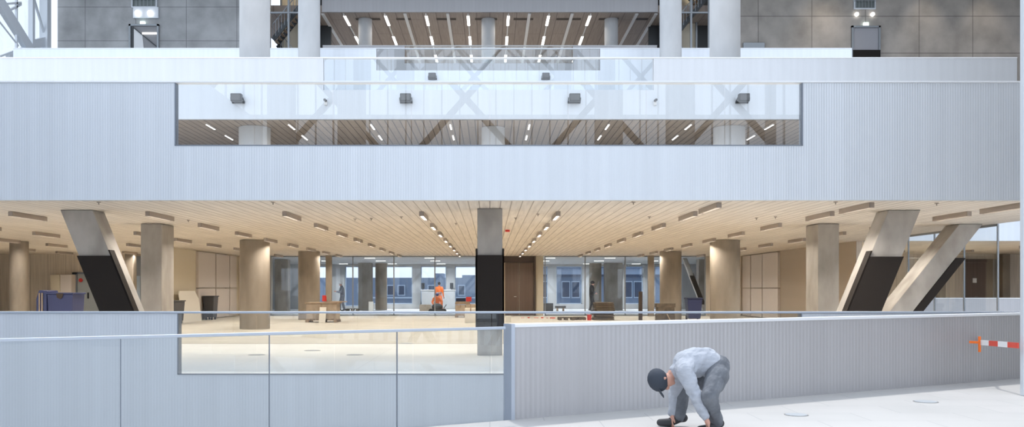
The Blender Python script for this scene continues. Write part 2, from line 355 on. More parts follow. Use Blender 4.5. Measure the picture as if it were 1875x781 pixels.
# near bridge balustrade, along a slanting line
def local_box(mb, t0, t1, o0, o1, z0, z1):
    f = lambda t, o, z: BL(t, o, z)
    return mb.hexa([f(t0,o0,z0), f(t1,o0,z0), f(t1,o1,z0), f(t0,o1,z0)], [f(t0,o0,z1), f(t1,o0,z1), f(t1,o1,z1), f(t0,o1,z1)])
def on_line(px):   # parameter along the balustrade seen at image column px
    k = (px-CX)/F; return (k*b0.y-b0.x)/(bd.x-k*bd.y)
sp_ = bpy.data.objects.new('solid_balustrade', None); COL.objects.link(sp_); sp_.location = (0,0,0)
def build_local(name, mt, parent, t0, t1, o0, o1, z0, z1, bevel=0):
    m = MB().box(t0, t1, o0, o1, z0, z1); me_o = m.build(name, mt, None, bevel); me_o.parent = parent; return me_o
sp_.location = b0; sp_.rotation_euler.z = ang
tag(sp_, 'long grey ribbed balustrade sloping in view behind the stooping worker', 'balustrade')
build_local('cladding', M['clad_low'], sp_, .03, 10.3, 0, .14, -.34, 1.02)
build_local('handrail', M['railw'], sp_, .0, 10.3, -.015, .155, 1.02, 1.06, .008)
build_local('end_post', M['rail'], sp_, -.015, .03, -.02, .16, -.34, 1.06)
gp = bpy.data.objects.new('glass_balustrade', None); COL.objects.link(gp); gp.location = b0; gp.rotation_euler.z = ang
tag(gp, 'clear glass balustrade in front at lower left with slim pale handrail', 'balustrade')
tt = [on_line(-240), on_line(-10), on_line(222), on_line(496), on_line(731), on_line(929)]
for a, b in zip(tt[:-1], tt[1:]):
    build_local('glass_pane', M['glass'], gp, a+.004, b-.004, .05, .07, -.34, 1.0)
for a in tt[1:-1]: build_local('joint', M['trim'], gp, a-.004, a+.004, .052, .068, -.34, 1.0)
build_local('handrail', M['rail'], gp, tt[0], tt[-1], .035, .085, 1.0, 1.03, .005)

# white post at the right edge, standing on the bridge floor
pp = W(1867, 724, 11.8); pst = tag(MB().box(pp.x+.05, pp.x+.32, 11.8, 11.88, 0, 8).build('post', M['white_metal'], None, .01, loc=(pp.x+.16, 11.95, 0)), 'tall white steel post at the right edge, standing on the bridge floor', 'post', kind='thing')

# ================================================================== columns
def column(name, loc, h, shape, size, mt, label, group=None):
    x, y, z = loc; m = MB()
    if shape == 'round': m.tube((x,y,z), (x,y,z+h), size, n=40)
    else: m.box(x-size[0]/2, x+size[0]/2, y, y+size[1], z, z+h)
    o = m.build(name, M[mt], None, .0 if shape == 'round' else .02, smooth=(shape == 'round'), loc=(x, y, z))
    return tag(o, label, 'column', group, 'thing')
for s, side in ((-1,'left'),(1,'right')):
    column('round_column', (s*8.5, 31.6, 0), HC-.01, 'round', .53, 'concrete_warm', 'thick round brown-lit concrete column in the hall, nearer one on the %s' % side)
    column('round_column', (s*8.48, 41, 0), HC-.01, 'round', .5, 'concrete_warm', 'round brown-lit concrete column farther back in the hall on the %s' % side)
    column('round_column', (s*8.5, 31.6, F3), 24-F3-.01, 'round', .54, 'concrete_pale', 'tall pale round column rising to the top edge, outer of the %s pair' % side)
    column('round_column', (s*8.48, 41, F3), 24-F3-.01, 'round', .51, 'concrete_pale', 'tall pale round column rising to the top edge, inner of the %s pair' % side)
    column('round_column', (s*8.5+(0.15 if s>0 else 0), 31.6, F2), C2z-F2-.01, 'round', .56, 'concrete_pale', 'pale round column top seen through the upper glass strip on the %s' % side)
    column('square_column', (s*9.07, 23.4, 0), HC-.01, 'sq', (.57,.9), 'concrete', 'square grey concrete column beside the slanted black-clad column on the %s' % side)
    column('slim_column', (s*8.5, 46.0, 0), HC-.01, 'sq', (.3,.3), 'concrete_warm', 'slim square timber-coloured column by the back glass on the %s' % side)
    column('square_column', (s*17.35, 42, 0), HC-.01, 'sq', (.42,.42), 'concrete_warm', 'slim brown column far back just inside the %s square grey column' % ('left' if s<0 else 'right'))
column('round_column', (.12, 31.6, F2), C2z-F2-.01, 'round', .42, 'concrete_pale', 'pale round column in the middle of the upper glass strip')
column('round_column', (-17.4, 32.3, 0), HC-.01, 'round', .32, 'concrete_warm', 'brown column near the left edge beside the blue containers')
for px, dd, lab in ((668,57.4+2,'left'),(894,59.4,'middle'),(1120,59.4,'right')):
    column('hall_column', (X(px,dd), dd+.2, F5), C5-F5-.01, 'round', .46, 'concrete_pale', '%s of the three round columns under the lit brown ceiling' % lab)
column('court_column', (X(698,60), 60, 0), HC-.01, 'round', .4, 'concrete_warm', 'round brown column in the bright court left of the orange worker')
column('court_column', (X(1090,60), 60, 0), HC-.01, 'round', .42, 'concrete_warm', 'round brown column in the bright court behind the dark standing worker')
column('court_pier', (X(668,59), 59, 0), HC-.01, 'sq', (.9,.7), 'concrete', 'wide grey concrete pier beside the grey-clad worker')
column('court_pier', (X(1124,59), 59, 0), HC-.01, 'sq', (1.2,.7), 'concrete', 'wide grey concrete pier right of the dark standing worker')
column('court_pier', (X(515,52), 52, 0), HC-.01, 'sq', (.8,.6), 'concrete', 'grey concrete pier behind glass between the two left round columns')
column('court_pier', (X(1290,52), 52, 0), HC-.01, 'sq', (.7,.6), 'concrete', 'grey concrete pier behind glass between the two right round columns')
# central column with black sleeve
d = 19.0
cc = empty('clad_column', (0, d+.3, 0), 'straight square concrete column in the centre wrapped in black cladding', 'column', kind='thing')
MB().box(X(874,d), X(920,d), d, d+.6, 0, HC-.005).build('shaft', M['concrete_l'], cc, .015)
MB().box(X(871,d), X(874,d)-.003, d-.05, d+.63, .58, 2.32).box(X(920,d)+.003, X(923,d), d-.05, d+.63, .58, 2.32).box(X(871,d), X(923,d), d-.05, d-.005, .58, 2.18).build('cladding', M['black'], cc)
# slanted columns
def slant(d, xt0, xt1, xb0, dep, label, z_hi, mt='concrete_l', clad='front', zb=.55, w2=None, shear=0):
    w_ = xt1-xt0
    o = empty('slanted_column', (xb0+w_/2, d+dep/2, 0), label, 'column', kind='thing')
    H = HC-.005
    def px(z, u): return xb0 + (xt0-xb0)*z/H + u*w_
    def yy(z, v): return d + shear*(1-z/H) + v*dep
    def sec(z, u0=0, u1=1, v0=0, v1=1, e=0): return [(px(z,u0)-e, yy(z,v0)-e, z), (px(z,u1)+e, yy(z,v0)-e, z), (px(z,u1)+e, yy(z,v1)+e, z), (px(z,u0)-e, yy(z,v1)+e, z)]
    MB().hexa(sec(0), sec(H)).build('shaft', M[mt], o, .015)
    m = MB(); sgn = 1 if xt0 > xb0 else -1
    if clad == 'front':
        c = lambda z, a, b, y0, y1: [(px(z,a), yy(z,0)+y0, z), (px(z,b), yy(z,0)+y0, z), (px(z,b), yy(z,0)+y1, z), (px(z,a), yy(z,0)+y1, z)]
        m.hexa(c(zb,-.03,1.03,-.05,-.004), c(z_hi,-.03,1.03,-.05,-.004))
        # side wings wrap a short way back
        if sgn > 0: m.hexa(c(zb,-.06,-.012,-.05,.2), c(z_hi+.13,-.06,-.012,-.05,.2))
        else: m.hexa(c(zb,1.012,1.06,-.05,.2), c(z_hi+.13,1.012,1.06,-.05,.2))
    else:
        c = lambda z, a, b, y0, y1: [(px(z,a), yy(z,0)+y0, z), (px(z,b), yy(z,0)+y0, z), (px(z,b), yy(z,0)+y1, z), (px(z,a), yy(z,0)+y1, z)]
        m.hexa(c(zb,1.01,1.42,-.02,dep), c(z_hi,1.01,1.42,-.02,dep))
    m.build('cladding', M['black'], o)
    return o
d = 19.4
slant(d, X(1627,d), X(1686,d), X(1627,d)-1.30, .62, 'slanted concrete column with wide black cladding, left one of the right-hand pair', 2.16)
slant(d, X(110,d), X(169,d), X(110,d)+1.30, .62, 'slanted concrete column with black cladding leaning at the far left', 2.18)
d = 23.6
slant(d, X(1757,d), X(1800,d), X(1757,d)-2.56, .75, 'steeper slanted concrete column with a narrow black strip near the right edge', 2.28, clad='side')
d = 50.0
slant(d, X(1250,d), X(1258,d), X(1250,d)+1.25, .3, 'thin slanted strut behind the back glass above the blue wheeled bin', 2.2)

# ================================================================== hall details
# double door in the core
dr = empty('door_1', (X(951,46.95), 46.95, 0), None, None, kind='structure')
dd = 46.9
for a, b in ((925,950.6),(951.4,977)):
    MB().box(X(a,dd), X(b,dd), dd, dd+.05, .02, Z(480.5,dd)).build('leaf', M['brown'], dr, .01)
MB().tube((X(945,dd), dd-.06, 1.02), (X(941,dd), dd-.06, 1.02), .018).tube((X(945,dd), dd-.06, 1.02), (X(945,dd), dd, 1.02), .02).build('door_handle', M['chrome'], dr)
MB().box(X(977.3,dd), X(981,dd), dd-.04, dd+.05, 0, HC-.01).build('frame', M['browndark'], dr)
# white wall panels on both return walls
def panel_row(side, ys, label):
    x = -13.5 if side < 0 else 13.5
    for i, (y0, y1) in enumerate(ys):
        o = empty('wall_panel', (x-side*.06, (y0+y1)/2, 0), label[i], 'wall panel', 'white panels on the %s return wall' % ('left' if side<0 else 'right'))
        xa, xb = sorted((x-side*.005, x-side*.12))
        MB().box(xa, xb, y0+.02, y1-.02, .05, 1.46).build('lower_panel', M['white_panel'], o)
        MB().box(xa, xb, y0+.02, y1-.02, 1.5, HC-.05).build('upper_panel', M['white_panel'], o)
ordn = ['first','second','third','fourth','fifth','sixth','seventh','eighth','ninth','tenth']
panel_row(-1, [(40.1,42.6),(42.75,44.9),(45,46.2)], ['pale tall wall panel behind the leaning boards, %s from the front' % ordn[i] for i in range(3)])
panel_row(1, [(40.6,42.9),(43,44.8),(44.9,46.3)], ['pale tall wall panel right of the near round column, %s from the front' % ordn[i] for i in range(3)])
# left back: service door, cupboards, slot
o = empty('door_2', (X(160,44.4), 44.4, 0), None, None, kind='structure')
MB().box(X(133,44.4), X(142,44.4), 44.34, 44.46, 0, Z(498,44.4)).box(X(133,44.4), X(188,44.4), 44.34, 44.46, Z(501,44.4), Z(498,44.4)).build('frame', M['trim'], o)
MB().box(X(142,44.4), X(188,44.4), 44.4, 44.46, .02, Z(501,44.4)).build('leaf', mat('grey_door', (.33,.36,.38), .5), o)
MB().box(X(161,44.4), X(163,44.4), 44.33, 44.4, .95, 1.25).build('door_handle', M['blackm'], o)
MB().tube((X(148,44.4),44.4,1.88), (X(148,44.4),44.37,1.88), .1).build('notice', M['red'], o)
for a, b, mt, lab in ((94,112,'cream','tall cream cupboard against the left back wall'),(112,133,'white_panel','tall pinkish cupboard between the cream one and the grey door')):
    o = empty('cupboard', (X((a+b)/2,44), 44, 0), lab, 'cupboard')
    MB().box(X(a,44)+.005, X(b,44)-.005, 43.9, 44.45, .06, Z(502,44)).build('body', M[mt], o, .01); MB().box(X(a,44)+.03, X(b,44)-.03, 43.95, 44.45, 0, .06).build('plinth', M['browndark'], o)
    MB().box(X(a,44)+.02, X(b,44)-.02, 43.87, 43.9, .08, Z(502,44)-.02).build('door', M[mt], o, .005)
s = struct(MB().box(X(246,44.4), X(259,44.4), 44.4, 44.48, .02, HC-.1).build('window_20', M['greysteel'])); MB().box(X(248,44.4), X(257,44.4), 44.38, 44.4, .1, 2.1).build('pane', M['bluew'], s)
# far right zone
o = empty('door_3', (X(1800,44.4), 44.4, 0), None, None, kind='structure')
MB().box(X(1768,44.4), X(1818,44.4), 44.4, 44.46, .02, 2.95).build('leaf', M['brown'], o)
MB().box(X(1818,44.4), X(1834,44.4), 44.4, 44.46, .02, 2.95).build('frame', M['greysteel'], o)
MB().box(X(1781,44.4), X(1788,44.4), 44.38, 44.4, 1.75, 1.98).build('notice', M['white'], o)
for a, b, mt in ((1836,1850,'cream'),(1720,1732,'cream')):
    column('wall_pilaster', (X((a+b)/2,43.9), 43.9, 0), HC-.01, 'sq', (X(b,44)-X(a,44), .4), 'concrete_warm', 'flat pale pilaster %s of the brown door at far right' % ('right' if a>1800 else 'left'))

# ================================================================== ceiling lights
def linear_light(x, y, z, L, w_, h_, label, group, power, hm='housing', lm='lamp', col=(1,.92,.82), name='ceiling_light'):
    o = empty(name, (x, y, z), label, 'ceiling light', group)
    lip = .031 if h_ > .08 else 0; t = .006
    if lip:
        MB().box(x-w_/2, x+w_/2, y-L/2, y+L/2, z-h_+lip+.01, z-.002).box(x-w_/2, x-w_/2+t, y-L/2, y+L/2, z-h_, z-h_+lip+.01).box(x+w_/2-t, x+w_/2, y-L/2, y+L/2, z-h_, z-h_+lip+.01).box(x-w_/2, x+w_/2, y-L/2, y-L/2+t, z-h_, z-h_+lip+.01).box(x-w_/2, x+w_/2, y+L/2-t, y+L/2, z-h_, z-h_+lip+.01).build('housing', M[hm], o)
        MB().box(x-w_/2+.007, x+w_/2-.007, y-L/2+.007, y+L/2-.007, z-h_+lip, z-h_+lip+.009).build('diffuser', M[lm], o)
    else:
        MB().box(x-w_/2, x+w_/2, y-L/2, y+L/2, z-h_, z-.002).build('housing', M[hm], o)
        MB().box(x-w_/2+.01, x+w_/2-.01, y-L/2+.01, y+L/2-.01, z-h_-.012, z-h_-.001).build('diffuser', M[lm], o)
    if power:
        la = bpy.data.lights.new('light', 'AREA'); la.shape = 'RECTANGLE'; la.size = w_-.02; la.size_y = L-.02; la.spread = math.radians(140); la.energy = power; la.color = col
        lo = bpy.data.objects.new('light', la); COL.objects.link(lo); lo.parent = o; lo.location = (0, 0, -h_-.003 if lip else -h_-.02)
    return o
ys0 = [20.55, 24.1, 27.5, 30.9, 34.4, 37.9, 41.4, 44.9]
rows = [(-1.55,'first','left'),(1.55,'first','right'),(-4.65,'second','left'),(4.65,'second','right'),(-7.75,'third','left'),(7.75,'third','right'),(-10.85,'fourth','left'),(10.85,'fourth','right'),
        (-13.95,'fifth','left'),(-17.05,'sixth','left'),(-20.15,'seventh','left')]
cols_xy = [(s*8.5,31.6) for s in (-1,1)] + [(s*8.48,41) for s in (-1,1)] + [(s*9.07,23.8) for s in (-1,1)]
for x, rn, side in rows:
    ys = list(ys0)
    if x in (4.65, 7.75, 10.85): ys = [18.5] + ys
    if x < -13: ys = ys[1:7]
    if x < -19: ys = ys[3:6]
    for i, y in enumerate(ys):
        linear_light(x, y, HC, 1.55, .10, .11, 'hall ceiling lamp, %s from the front in the %s row %s of centre' % (ordn[i], rn, side), 'linear lamps on the hall ceiling', LAMP_W)
for k, x in enumerate((15.5, 18.6, 21.7)):
    for i, y in enumerate((35.0, 40.0)):
        linear_light(x, y, HC, 1.5, .10, .11, 'boxy lamp beyond the void at right, %s row from the void wall, %s one' % (ordn[k], 'nearer' if i==0 else 'farther'), 'linear lamps beyond the void', 60)
for k, x in enumerate((-10.2,-6.8,-3.4,0,3.4,6.8,10.2)):  # court panel lamps, added because daylight alone leaves the court too dark
    for i, y in enumerate((49.5, 54.5, 60.9)):
        linear_light(x, y, HC, .2, .6, .02, 'added cool panel lamp on the court ceiling, %s from the left, %s line' % (ordn[k], ('near','middle','far')[i]), 'added panel lamps of the court', (45,50,75)[i], 'white', 'lamp_up', (.93,.97,1))
for x in (-13.0,-10.0,-7.1,-4.2,-1.4,1.4,4.2,7.1,10.0,13.0):
    for i, y in enumerate((31.3, 33.5)):
        side = 'left' if x < 0 else 'right'; k = [1.4,4.2,7.1,10.0,13.0].index(abs(x))
        linear_light(x, y, C2z, .95, .07, .03, 'slim lit strip seen through the upper glass, %s row %s of centre, %s one' % (ordn[k], side, 'nearer' if i==0 else 'farther'), 'lamp strips on the upper level ceiling', 9, 'white', 'lamp_up')
# hall ceiling high up: lit rows and plain white tracks
k = 0
for j, px in enumerate((630,705,780,857,931,1005,1081)):
    x = X(px, 57.4)*1.02
    for i, y in enumerate((59.8, 64.6, 69.6, 75.2, 81.0, 87)):
        linear_light(x, y, C5, 2.2, .2, .04, 'bright strip on the high brown ceiling, %s row from left, %s from front' % (ordn[j], ordn[i]), 'lit strips of the high brown ceiling', 30 if i < 4 else 12, 'white', 'lamp_up')
    tag(MB().box(x-.04, x+.04, 58.3, 92, C5-.03, C5-.002).box(x-.04, x+.04, 58.3, 92, C5-.05, C5-.03).build('light_track', M['white'], None, loc=(x,75,C5)), 'thin track carrying the bright strips of the high brown ceiling, %s from the left' % ordn[j], 'light track', 'tracks of the high brown ceiling')
for j, px in enumerate((592,742,820,969,1047,1165,1200)):
    x = X(px, 57.4)*1.02
    tag(MB().box(x-.1, x+.1, 58.3, 92, C5-.07, C5-.002).build('ceiling_rail', M['white'], None, loc=(x,75,C5)), 'unlit white rail under the high brown ceiling, %s from the left' % ordn[j], 'ceiling rail', 'unlit rails of the high brown ceiling')
sl = 0
for px, w_ in ((668,50),(735,30),(815,40),(890,45),(960,40),(1045,50),(1120,40),(1180,30)):
    x = X(px, 58)
    for y in (59.3, 69):
        sl += 1
        tag(MB().box(x-w_/60, x+w_/60, y, y+.45, C5-.012, C5-.004).build('ceiling_slot', M['browndark'], None, loc=(x,y,C5)), 'dark vent slot in the high brown ceiling, %s from the left in the %s line' % (ordn[(sl-1)//2], 'near' if y<60 else 'far'), 'vent slot', 'dark slots of the high brown ceiling')
# sprinklers and detectors
kk = 0
for (px, py) in sorted(((181,368),(500,367),(680,399),(735,396),(835,408),(944,398),(985,391),(1160,368),(1189,396),(1385,398),(1420,396),(1715,371),(1530,369),(345,402),(650,400))):
    dd_ = (HC-EYE)*F/(CY-py)
    if dd_ < D2+.3: dd_ = D2+.35
    x = X(px, dd_); kk += 1
    near = 'left' if px < CX else 'right'
    tag(MB().tube((x,dd_,HC-.001), (x,dd_,HC-.015), .04, n=12).tube((x,dd_,HC-.015), (x,dd_,HC-.055), .012, n=8).build('sprinkler', M['housing'], None, loc=(x,dd_,HC)), 'tiny sprinkler head in the timber ceiling, %s from the left of the picture' % (['first','second','third','fourth','fifth','sixth','seventh','eighth','ninth','tenth','eleventh','twelfth','thirteenth','fourteenth','fifteenth'][kk-1]), 'sprinkler', 'sprinklers on the hall ceiling')
x, y = X(927,28), 26; tag(MB().tube((x,y,HC-.001),(x,y,HC-.06),.07).build('alarm_sounder', M['red'], None, loc=(x,y,HC)), 'small red alarm on the timber ceiling right of the black-clad centre column', 'alarm')

# floodlights on the fascias
def flood(px, py, d, lab, sc=1.0):
    p = W(px, py, d); sc = sc*1.15; o = empty('floodlight', (p.x, d, p.z), lab, 'floodlight', 'floodlights on the fascias')
    MB().box(p.x-.16*sc, p.x+.16*sc, d-.36, d-.14, p.z-.11*sc, p.z+.12*sc).build('body', M['blackm'], o, .02)
    MB().box(p.x-.13*sc, p.x+.13*sc, d-.372, d-.362, p.z-.08*sc, p.z+.09*sc).build('lens', M['greyd'], o)
    MB().bar((p.x-.18*sc, d-.25, p.z), (p.x-.18*sc, d-.02, p.z-.1), .02, .04).bar((p.x+.18*sc, d-.25, p.z), (p.x+.18*sc, d-.02, p.z-.1), .02, .04).box(p.x-.19*sc, p.x+.19*sc, d-.025, d-.003, p.z-.14, p.z-.06).build('bracket', M['blackm'], o)
for px, lab in ((437,'leftmost'),(744,'second from left'),(1051,'third from left'),(1358,'rightmost')): flood(px, 182, D3, 'black floodlight behind the upper glass strip, %s of four' % lab)
flood(792, 141, D4, 'small black floodlight high on the narrow band, left one'); flood(999, 141, D4, 'small black floodlight high on the narrow band, right one')
for px, lab in ((597,'left'),(1199,'right')):
    p = W(px, 187, D3); o = empty('security_camera', (p.x, D3, p.z), 'tiny white security camera between the floodlights, %s one' % lab, 'camera')
    MB().box(p.x-.05, p.x+.05, D3-.08, D3-.003, p.z-.1, p.z).build('mount', M['white'], o); MB().tube((p.x,D3-.06,p.z+.04),(p.x,D3-.26,p.z+.03),.045).build('camera_body', M['greyd'], o)

# ================================================================== upper background: doors in the concrete walls, stair cages
def opening(n, px0, px1, ytop, wallmat, right):
    d = 56.95; x0, x1 = X(px0,d), X(px1,d); z0 = 15.2; z1 = Z(ytop,d)
    o = struct(MB().box(x0-.12, x0, d-.1, d+.04, z0, z1+.12).box(x1, x1+.12, d-.1, d+.04, z0, z1+.12).box(x0-.12, x1+.12, d-.1, d+.04, z1, z1+.12).build('door_%d' % n, M['greysteel']))
    return o, x0, x1, z0, z1, d
o, x0, x1, z0, z1, d = opening(4, 240, 288, 48, 0, 0)
MB().box(x0, x1, d-.01, d+.03, z0, z1).build('recess', mat('dim_plaster', (.30,.30,.31), .8), o)
MB().box(x0, x0+.16, d-.05, d-.012, z0, z1).build('door_edge', M['darksteel'], o)
MB().hexa([(x0+.2,d-.04,z0),(x0+1.0,d-.04,z0),(x0+1.0,d-.012,z0),(x0+.2,d-.012,z0)],[(x0+.2,d-.04,z1-.15),(x0+.75,d-.04,z1-.55),(x0+.75,d-.012,z1-.55),(x0+.2,d-.012,z1-.15)]).build('stair_wall', M['white'], o)
MB().bar((x0+.2,d-.06,z1-.12),(x1,d-.06,z1-1.35),.06).build('stair_rail', M['darksteel'], o)
MB().box(x0+.75, x1-.02, d-.05, d-.012, z1-.52, z1-.42).build('light_strip', M['lamp_up'], o)
o, x0, x1, z0, z1, d = opening(5, 1562, 1608, 51, 0, 1)
MB().box(x0, x1, d-.01, d+.03, Z(92,d), z1).build('recess', mat('grey_opening', (.40,.40,.43), .7), o)
MB().box(x0-.05, x1+.1, d-.12, d-.012, z0, Z(92,d)).build('threshold', M['black'], o)
for n, (a, b, yb) in enumerate(((241,288,12),(1563,1603,15))):
    d = 56.95; x0, x1, z0 = X(a,d), X(b,d), Z(yb,d)
    o = struct(MB().box(x0, x1, d-.06, d+.03, z0-.08, z0+.0).box(x0, x0+.1, d-.06, d+.03, z0, z0+2.2).box(x1-.1, x1, d-.06, d+.03, z0, z0+2.2).build('window_%d' % (30+n), M['white_metal']))
    MB().box(x0+.1, x1-.1, d, d+.03, z0, z0+2.2).build('pane', mat('dull_green_glass', (.16,.19,.19), .2), o)
    m = MB()
    for i in range(7): m.bar((x0+.1+(x1-x0-.2)*i/6, d-.1, z0), (x0+.1+(x1-x0-.2)*i/6, d-.1, z0+.95), .025)
    m.bar((x0,d-.1,z0+.9),(x1,d-.1,z0+.9),.04); m.bar((x0,d-.1,z0+.45),(x1,d-.1,z0+.45),.03); m.build('railing', M['greysteel'], o)
def small_wall(px, py, w_, h_, mt, name, lab, cat):
    p = W(px, py, 56.9); tag(MB().box(p.x-w_/2, p.x+w_/2, 56.86, 56.995, p.z-h_/2, p.z+h_/2).build(name, M[mt], None, .01, loc=p), lab, cat)
small_wall(261, 42, .3, .2, 'sign', 'exit_sign', 'small lit exit sign above the upper left doorway', 'sign')
small_wall(1586, 44, .32, .2, 'sign', 'exit_sign', 'small lit exit sign above the upper right doorway', 'sign')
small_wall(267, 23, 1.65, .72, 'white_metal', 'equipment_panel', 'pale equipment panel between the upper left window and doorway', 'panel')
for px, lab in ((252,'left'),(275,'right')):
    p = W(px, 24, 56.8); tag(MB().tube((p.x,56.85,p.z),(p.x,56.7,p.z),.16).build('wall_lamp', M['lamp_up'], None, loc=p), 'small round wall lamp on the upper left equipment panel, %s one' % lab, 'wall lamp')
for px, lab in ((1569,'left'),(1598,'right')):
    p = W(px, 26, 56.9); tag(MB().tube((p.x,56.98,p.z),(p.x,56.85,p.z),.12).build('wall_lamp', M['lamp_up'], None, loc=p), 'small round wall lamp above the upper right doorway, %s one' % lab, 'wall lamp')
p = W(1380, 84, 56.9); tag(MB().box(p.x-.7, p.x+.7, 56.8, 56.995, p.z-.2, p.z+.2).build('wall_box', M['greysteel'], None, .02, loc=p), 'low grey box on the upper right concrete wall', 'box')
# spots washing the right-hand concrete wall from above the frame
for i, px in enumerate((1503, 1531, 1705, 1815)):
    x = X(px, 56); o = empty('wall_washer', (x, 55.2, 22.6), 'downlight washing the upper right concrete wall, %s from the left' % ordn[i], 'downlight', 'wall washers')
    MB().tube((x,55.2,22.6),(x,55.2,22.9),.12).build('housing', M['housing'], o)
    la = bpy.data.lights.new('light','SPOT'); la.energy = 420; la.spot_size = math.radians(60); la.spot_blend = 1; la.color = (1,.82,.6); la.shadow_soft_size = .1
    lo = bpy.data.objects.new('light', la); COL.objects.link(lo); lo.parent = o; lo.location = (0,0,-.02); lo.rotation_euler = (math.radians(12),0,0)

def cage(s, label):
    xc = s*13.1; o = empty('stair_tower', (xc, 57.5, 10), label, 'staircase')
    m = MB()
    for x in (xc-1.3, xc, xc+1.15): m.bar((x,56.9,10),(x,56.9,27), .12); m.bar((x,60.3,10),(x,60.3,27), .12)
    for z in (14.5, 17.0, 19.4, 22): m.bar((xc-1.3,56.9,z),(xc+1.15,56.9,z),.1)
    m.build('frame', M['greysteel'], o)
    st = MB(); tr = MB(); rl = MB()
    for k, (z0, dr_) in enumerate(((12.2,1),(15.0,-1),(17.8,1),(20.6,-1))):
        y = 57.4+(k % 2)*1.3; xa = xc-1.15*dr_; xb = xc+1.15*dr_; z1 = z0+2.8
        st.bar((xa,y,z0),(xb,y,z1),.08,.3); st.bar((xa,y+1.1,z0),(xb,y+1.1,z1),.08,.3)
        for i in range(12):
            f = i/12; x = xa+(xb-xa)*f; tr.box(min(x,x+.19*dr_), max(x,x+.19*dr_), y, y+1.1, z0+2.8*f, z0+2.8*f+.04)
            rl.bar((x,y-.03,z0+2.8*f),(x,y-.03,z0+2.8*f+1), .03)
        rl.bar((xa,y-.03,z0+1),(xb,y-.03,z1+1),.05)
    st.build('stringer', M['darksteel'], o); tr.build('treads', M['wood'], o); rl.build('railing', M['greysteel'], o)
    wl = MB().box(xc-1.3, xc+1.15, 60.5, 60.55, 17.3, 22).build('back_panel', M['cream'], o)
    la = bpy.data.lights.new('light','AREA'); la.size = 1; la.energy = 90; la.color = (1,.85,.6); lo = bpy.data.objects.new('light', la); COL.objects.link(lo); lo.parent = o; lo.location = (0, 1.2, 12.4)
cage(-1, 'steel staircase in the narrow gap between the two upper left columns'); cage(1, 'steel staircase in the narrow gap between the two upper right columns')

# ================================================================== glass facades: upper left side and behind the camera
fo = empty('side_facade', (-28.4, 52, 8), 'white steel and glass facade with diagonal struts in the upper left corner', 'facade')
def SF(px, py): dd = F*28.4/(CX-px); return Vector((-28.4, dd, Z(py, dd)))
m = MB()
for px, w_ in ((58,.28),(83,.5),(30,.12)): q = SF(px, 50); m.bar((q.x,q.y,8),(q.x,q.y,30), w_)
m.bar(SF(-60,-90), SF(60,100), .3, .7); m.bar(SF(60,78), SF(85,72), .2, .35); m.bar(SF(15,106), SF(82,76), .25, .4); m.bar(SF(58,85), SF(100,150), .3, .5); m.bar(SF(15,-160), SF(85,75), .1, .15)
m.bar(SF(-30,10), SF(38,5), .12, .12); m.bar(SF(5,25), SF(38,8), .12, .12); m.bar(SF(-40,-10), SF(34,84), .06, .08); m.bar(SF(0,103), SF(40,88), .1, .1)
m.build('frame', M['white_metal'], fo)
MB().box(-28.75, -28.73, 20, 56.8, 8, 30).build('glass_pane', M['glassf'], fo)
rf = empty('street_facade', (0, -9, -5), 'large glass facade with crossing steel struts behind the viewer', 'facade')
m = MB()
x = -33.0
while x <= 33: m.bar((x,-9,-5),(x,-9,34), .05, .22, up=(0,1,0)); x += .9
for z in range(-5, 35, 5): m.bar((-33,-9,z),(33,-9,z), .12, .25)
m.build('mullions', M['white_metal'], rf)
m = MB()
for i in range(-5, 6):
    for j in range(-1, 5):
        cx_, cz = i*6.5-1.2, j*7.2
        m.bar((cx_-3.25,-8.2,cz),(cx_+3.25,-8.2,cz+7.2),.2,.3); m.bar((cx_-3.25,-8.25,cz+7.2),(cx_+3.25,-8.25,cz),.2,.3)
m.build('struts', M['greysteel'], rf)
for i, px in enumerate((532, 655, 1105, 1230)):
    x = (px-CX)/F*42; tag(MB().tube((x,-5.5,-5),(x,-5.5,30),.65,n=32).build('street_column', M['concrete_pale'], None, smooth=True, loc=(x,-5.5,-5)), 'pale round column behind the viewer, %s from the left' % ordn[i], 'column', kind='thing')

# ================================================================== city beyond the court
bo = empty('office_building', (-10, 95, -5), 'blue office building beyond the court windows on the left', 'building')
MB().box(-45, .5, 95, 105, -5, Z(508,95)).box(X(795,95), X(812,95), 95.5, 99, Z(508,95), Z(500,95)).box(X(846,95), X(900,95), 95.5, 99, Z(508,95), Z(503,95)).build('wall', M['blueb'], bo)
for px in (735, 715, 695, 790, 845): 
    wn = MB().box(X(px-7,95), X(px+7,95), 94.9, 95, Z(541,95), Z(521,95)).build('window', M['bluew'], bo); MB().box(X(px-5,95), X(px+5,95), 94.86, 94.9, Z(539,95), Z(523,95)).build('pane', M['blued'], wn)
MB().box(X(660,95), X(880,95), 94.85, 95, Z(546,95), Z(543,95)).build('ledge', M['bluew'], bo)
bo = empty('office_building', (12, 95, -5), 'taller blue building with pale top storey beyond the right court windows', 'building')
MB().box(1.0, 45, 95, 105, -5, Z(504,95)).build('wall', M['blueb'], bo); MB().box(1.0, 45, 96, 104, Z(504,95), Z(490,95)).build('top_storey', M['bluew'], bo)
MB().box(1.0, 45, 95.6, 104, Z(490,95), Z(487,95)).build('roof', M['blueb'], bo); MB().box(1.0, 45, 94.6, 95, Z(506,95), Z(502,95)).build('cornice', M['blued'], bo)
for px in (1000, 1036, 1054, 1122, 1150, 1168, 1190):
    wn = MB().box(X(px-8,95), X(px+8,95), 94.9, 95, Z(545,95), Z(514,95)).build('window', M['bluew'], bo); MB().box(X(px-6.4,95), X(px+6.4,95), 94.86, 94.9, Z(543,95), Z(516,95)).build('pane', M['blued'], wn)

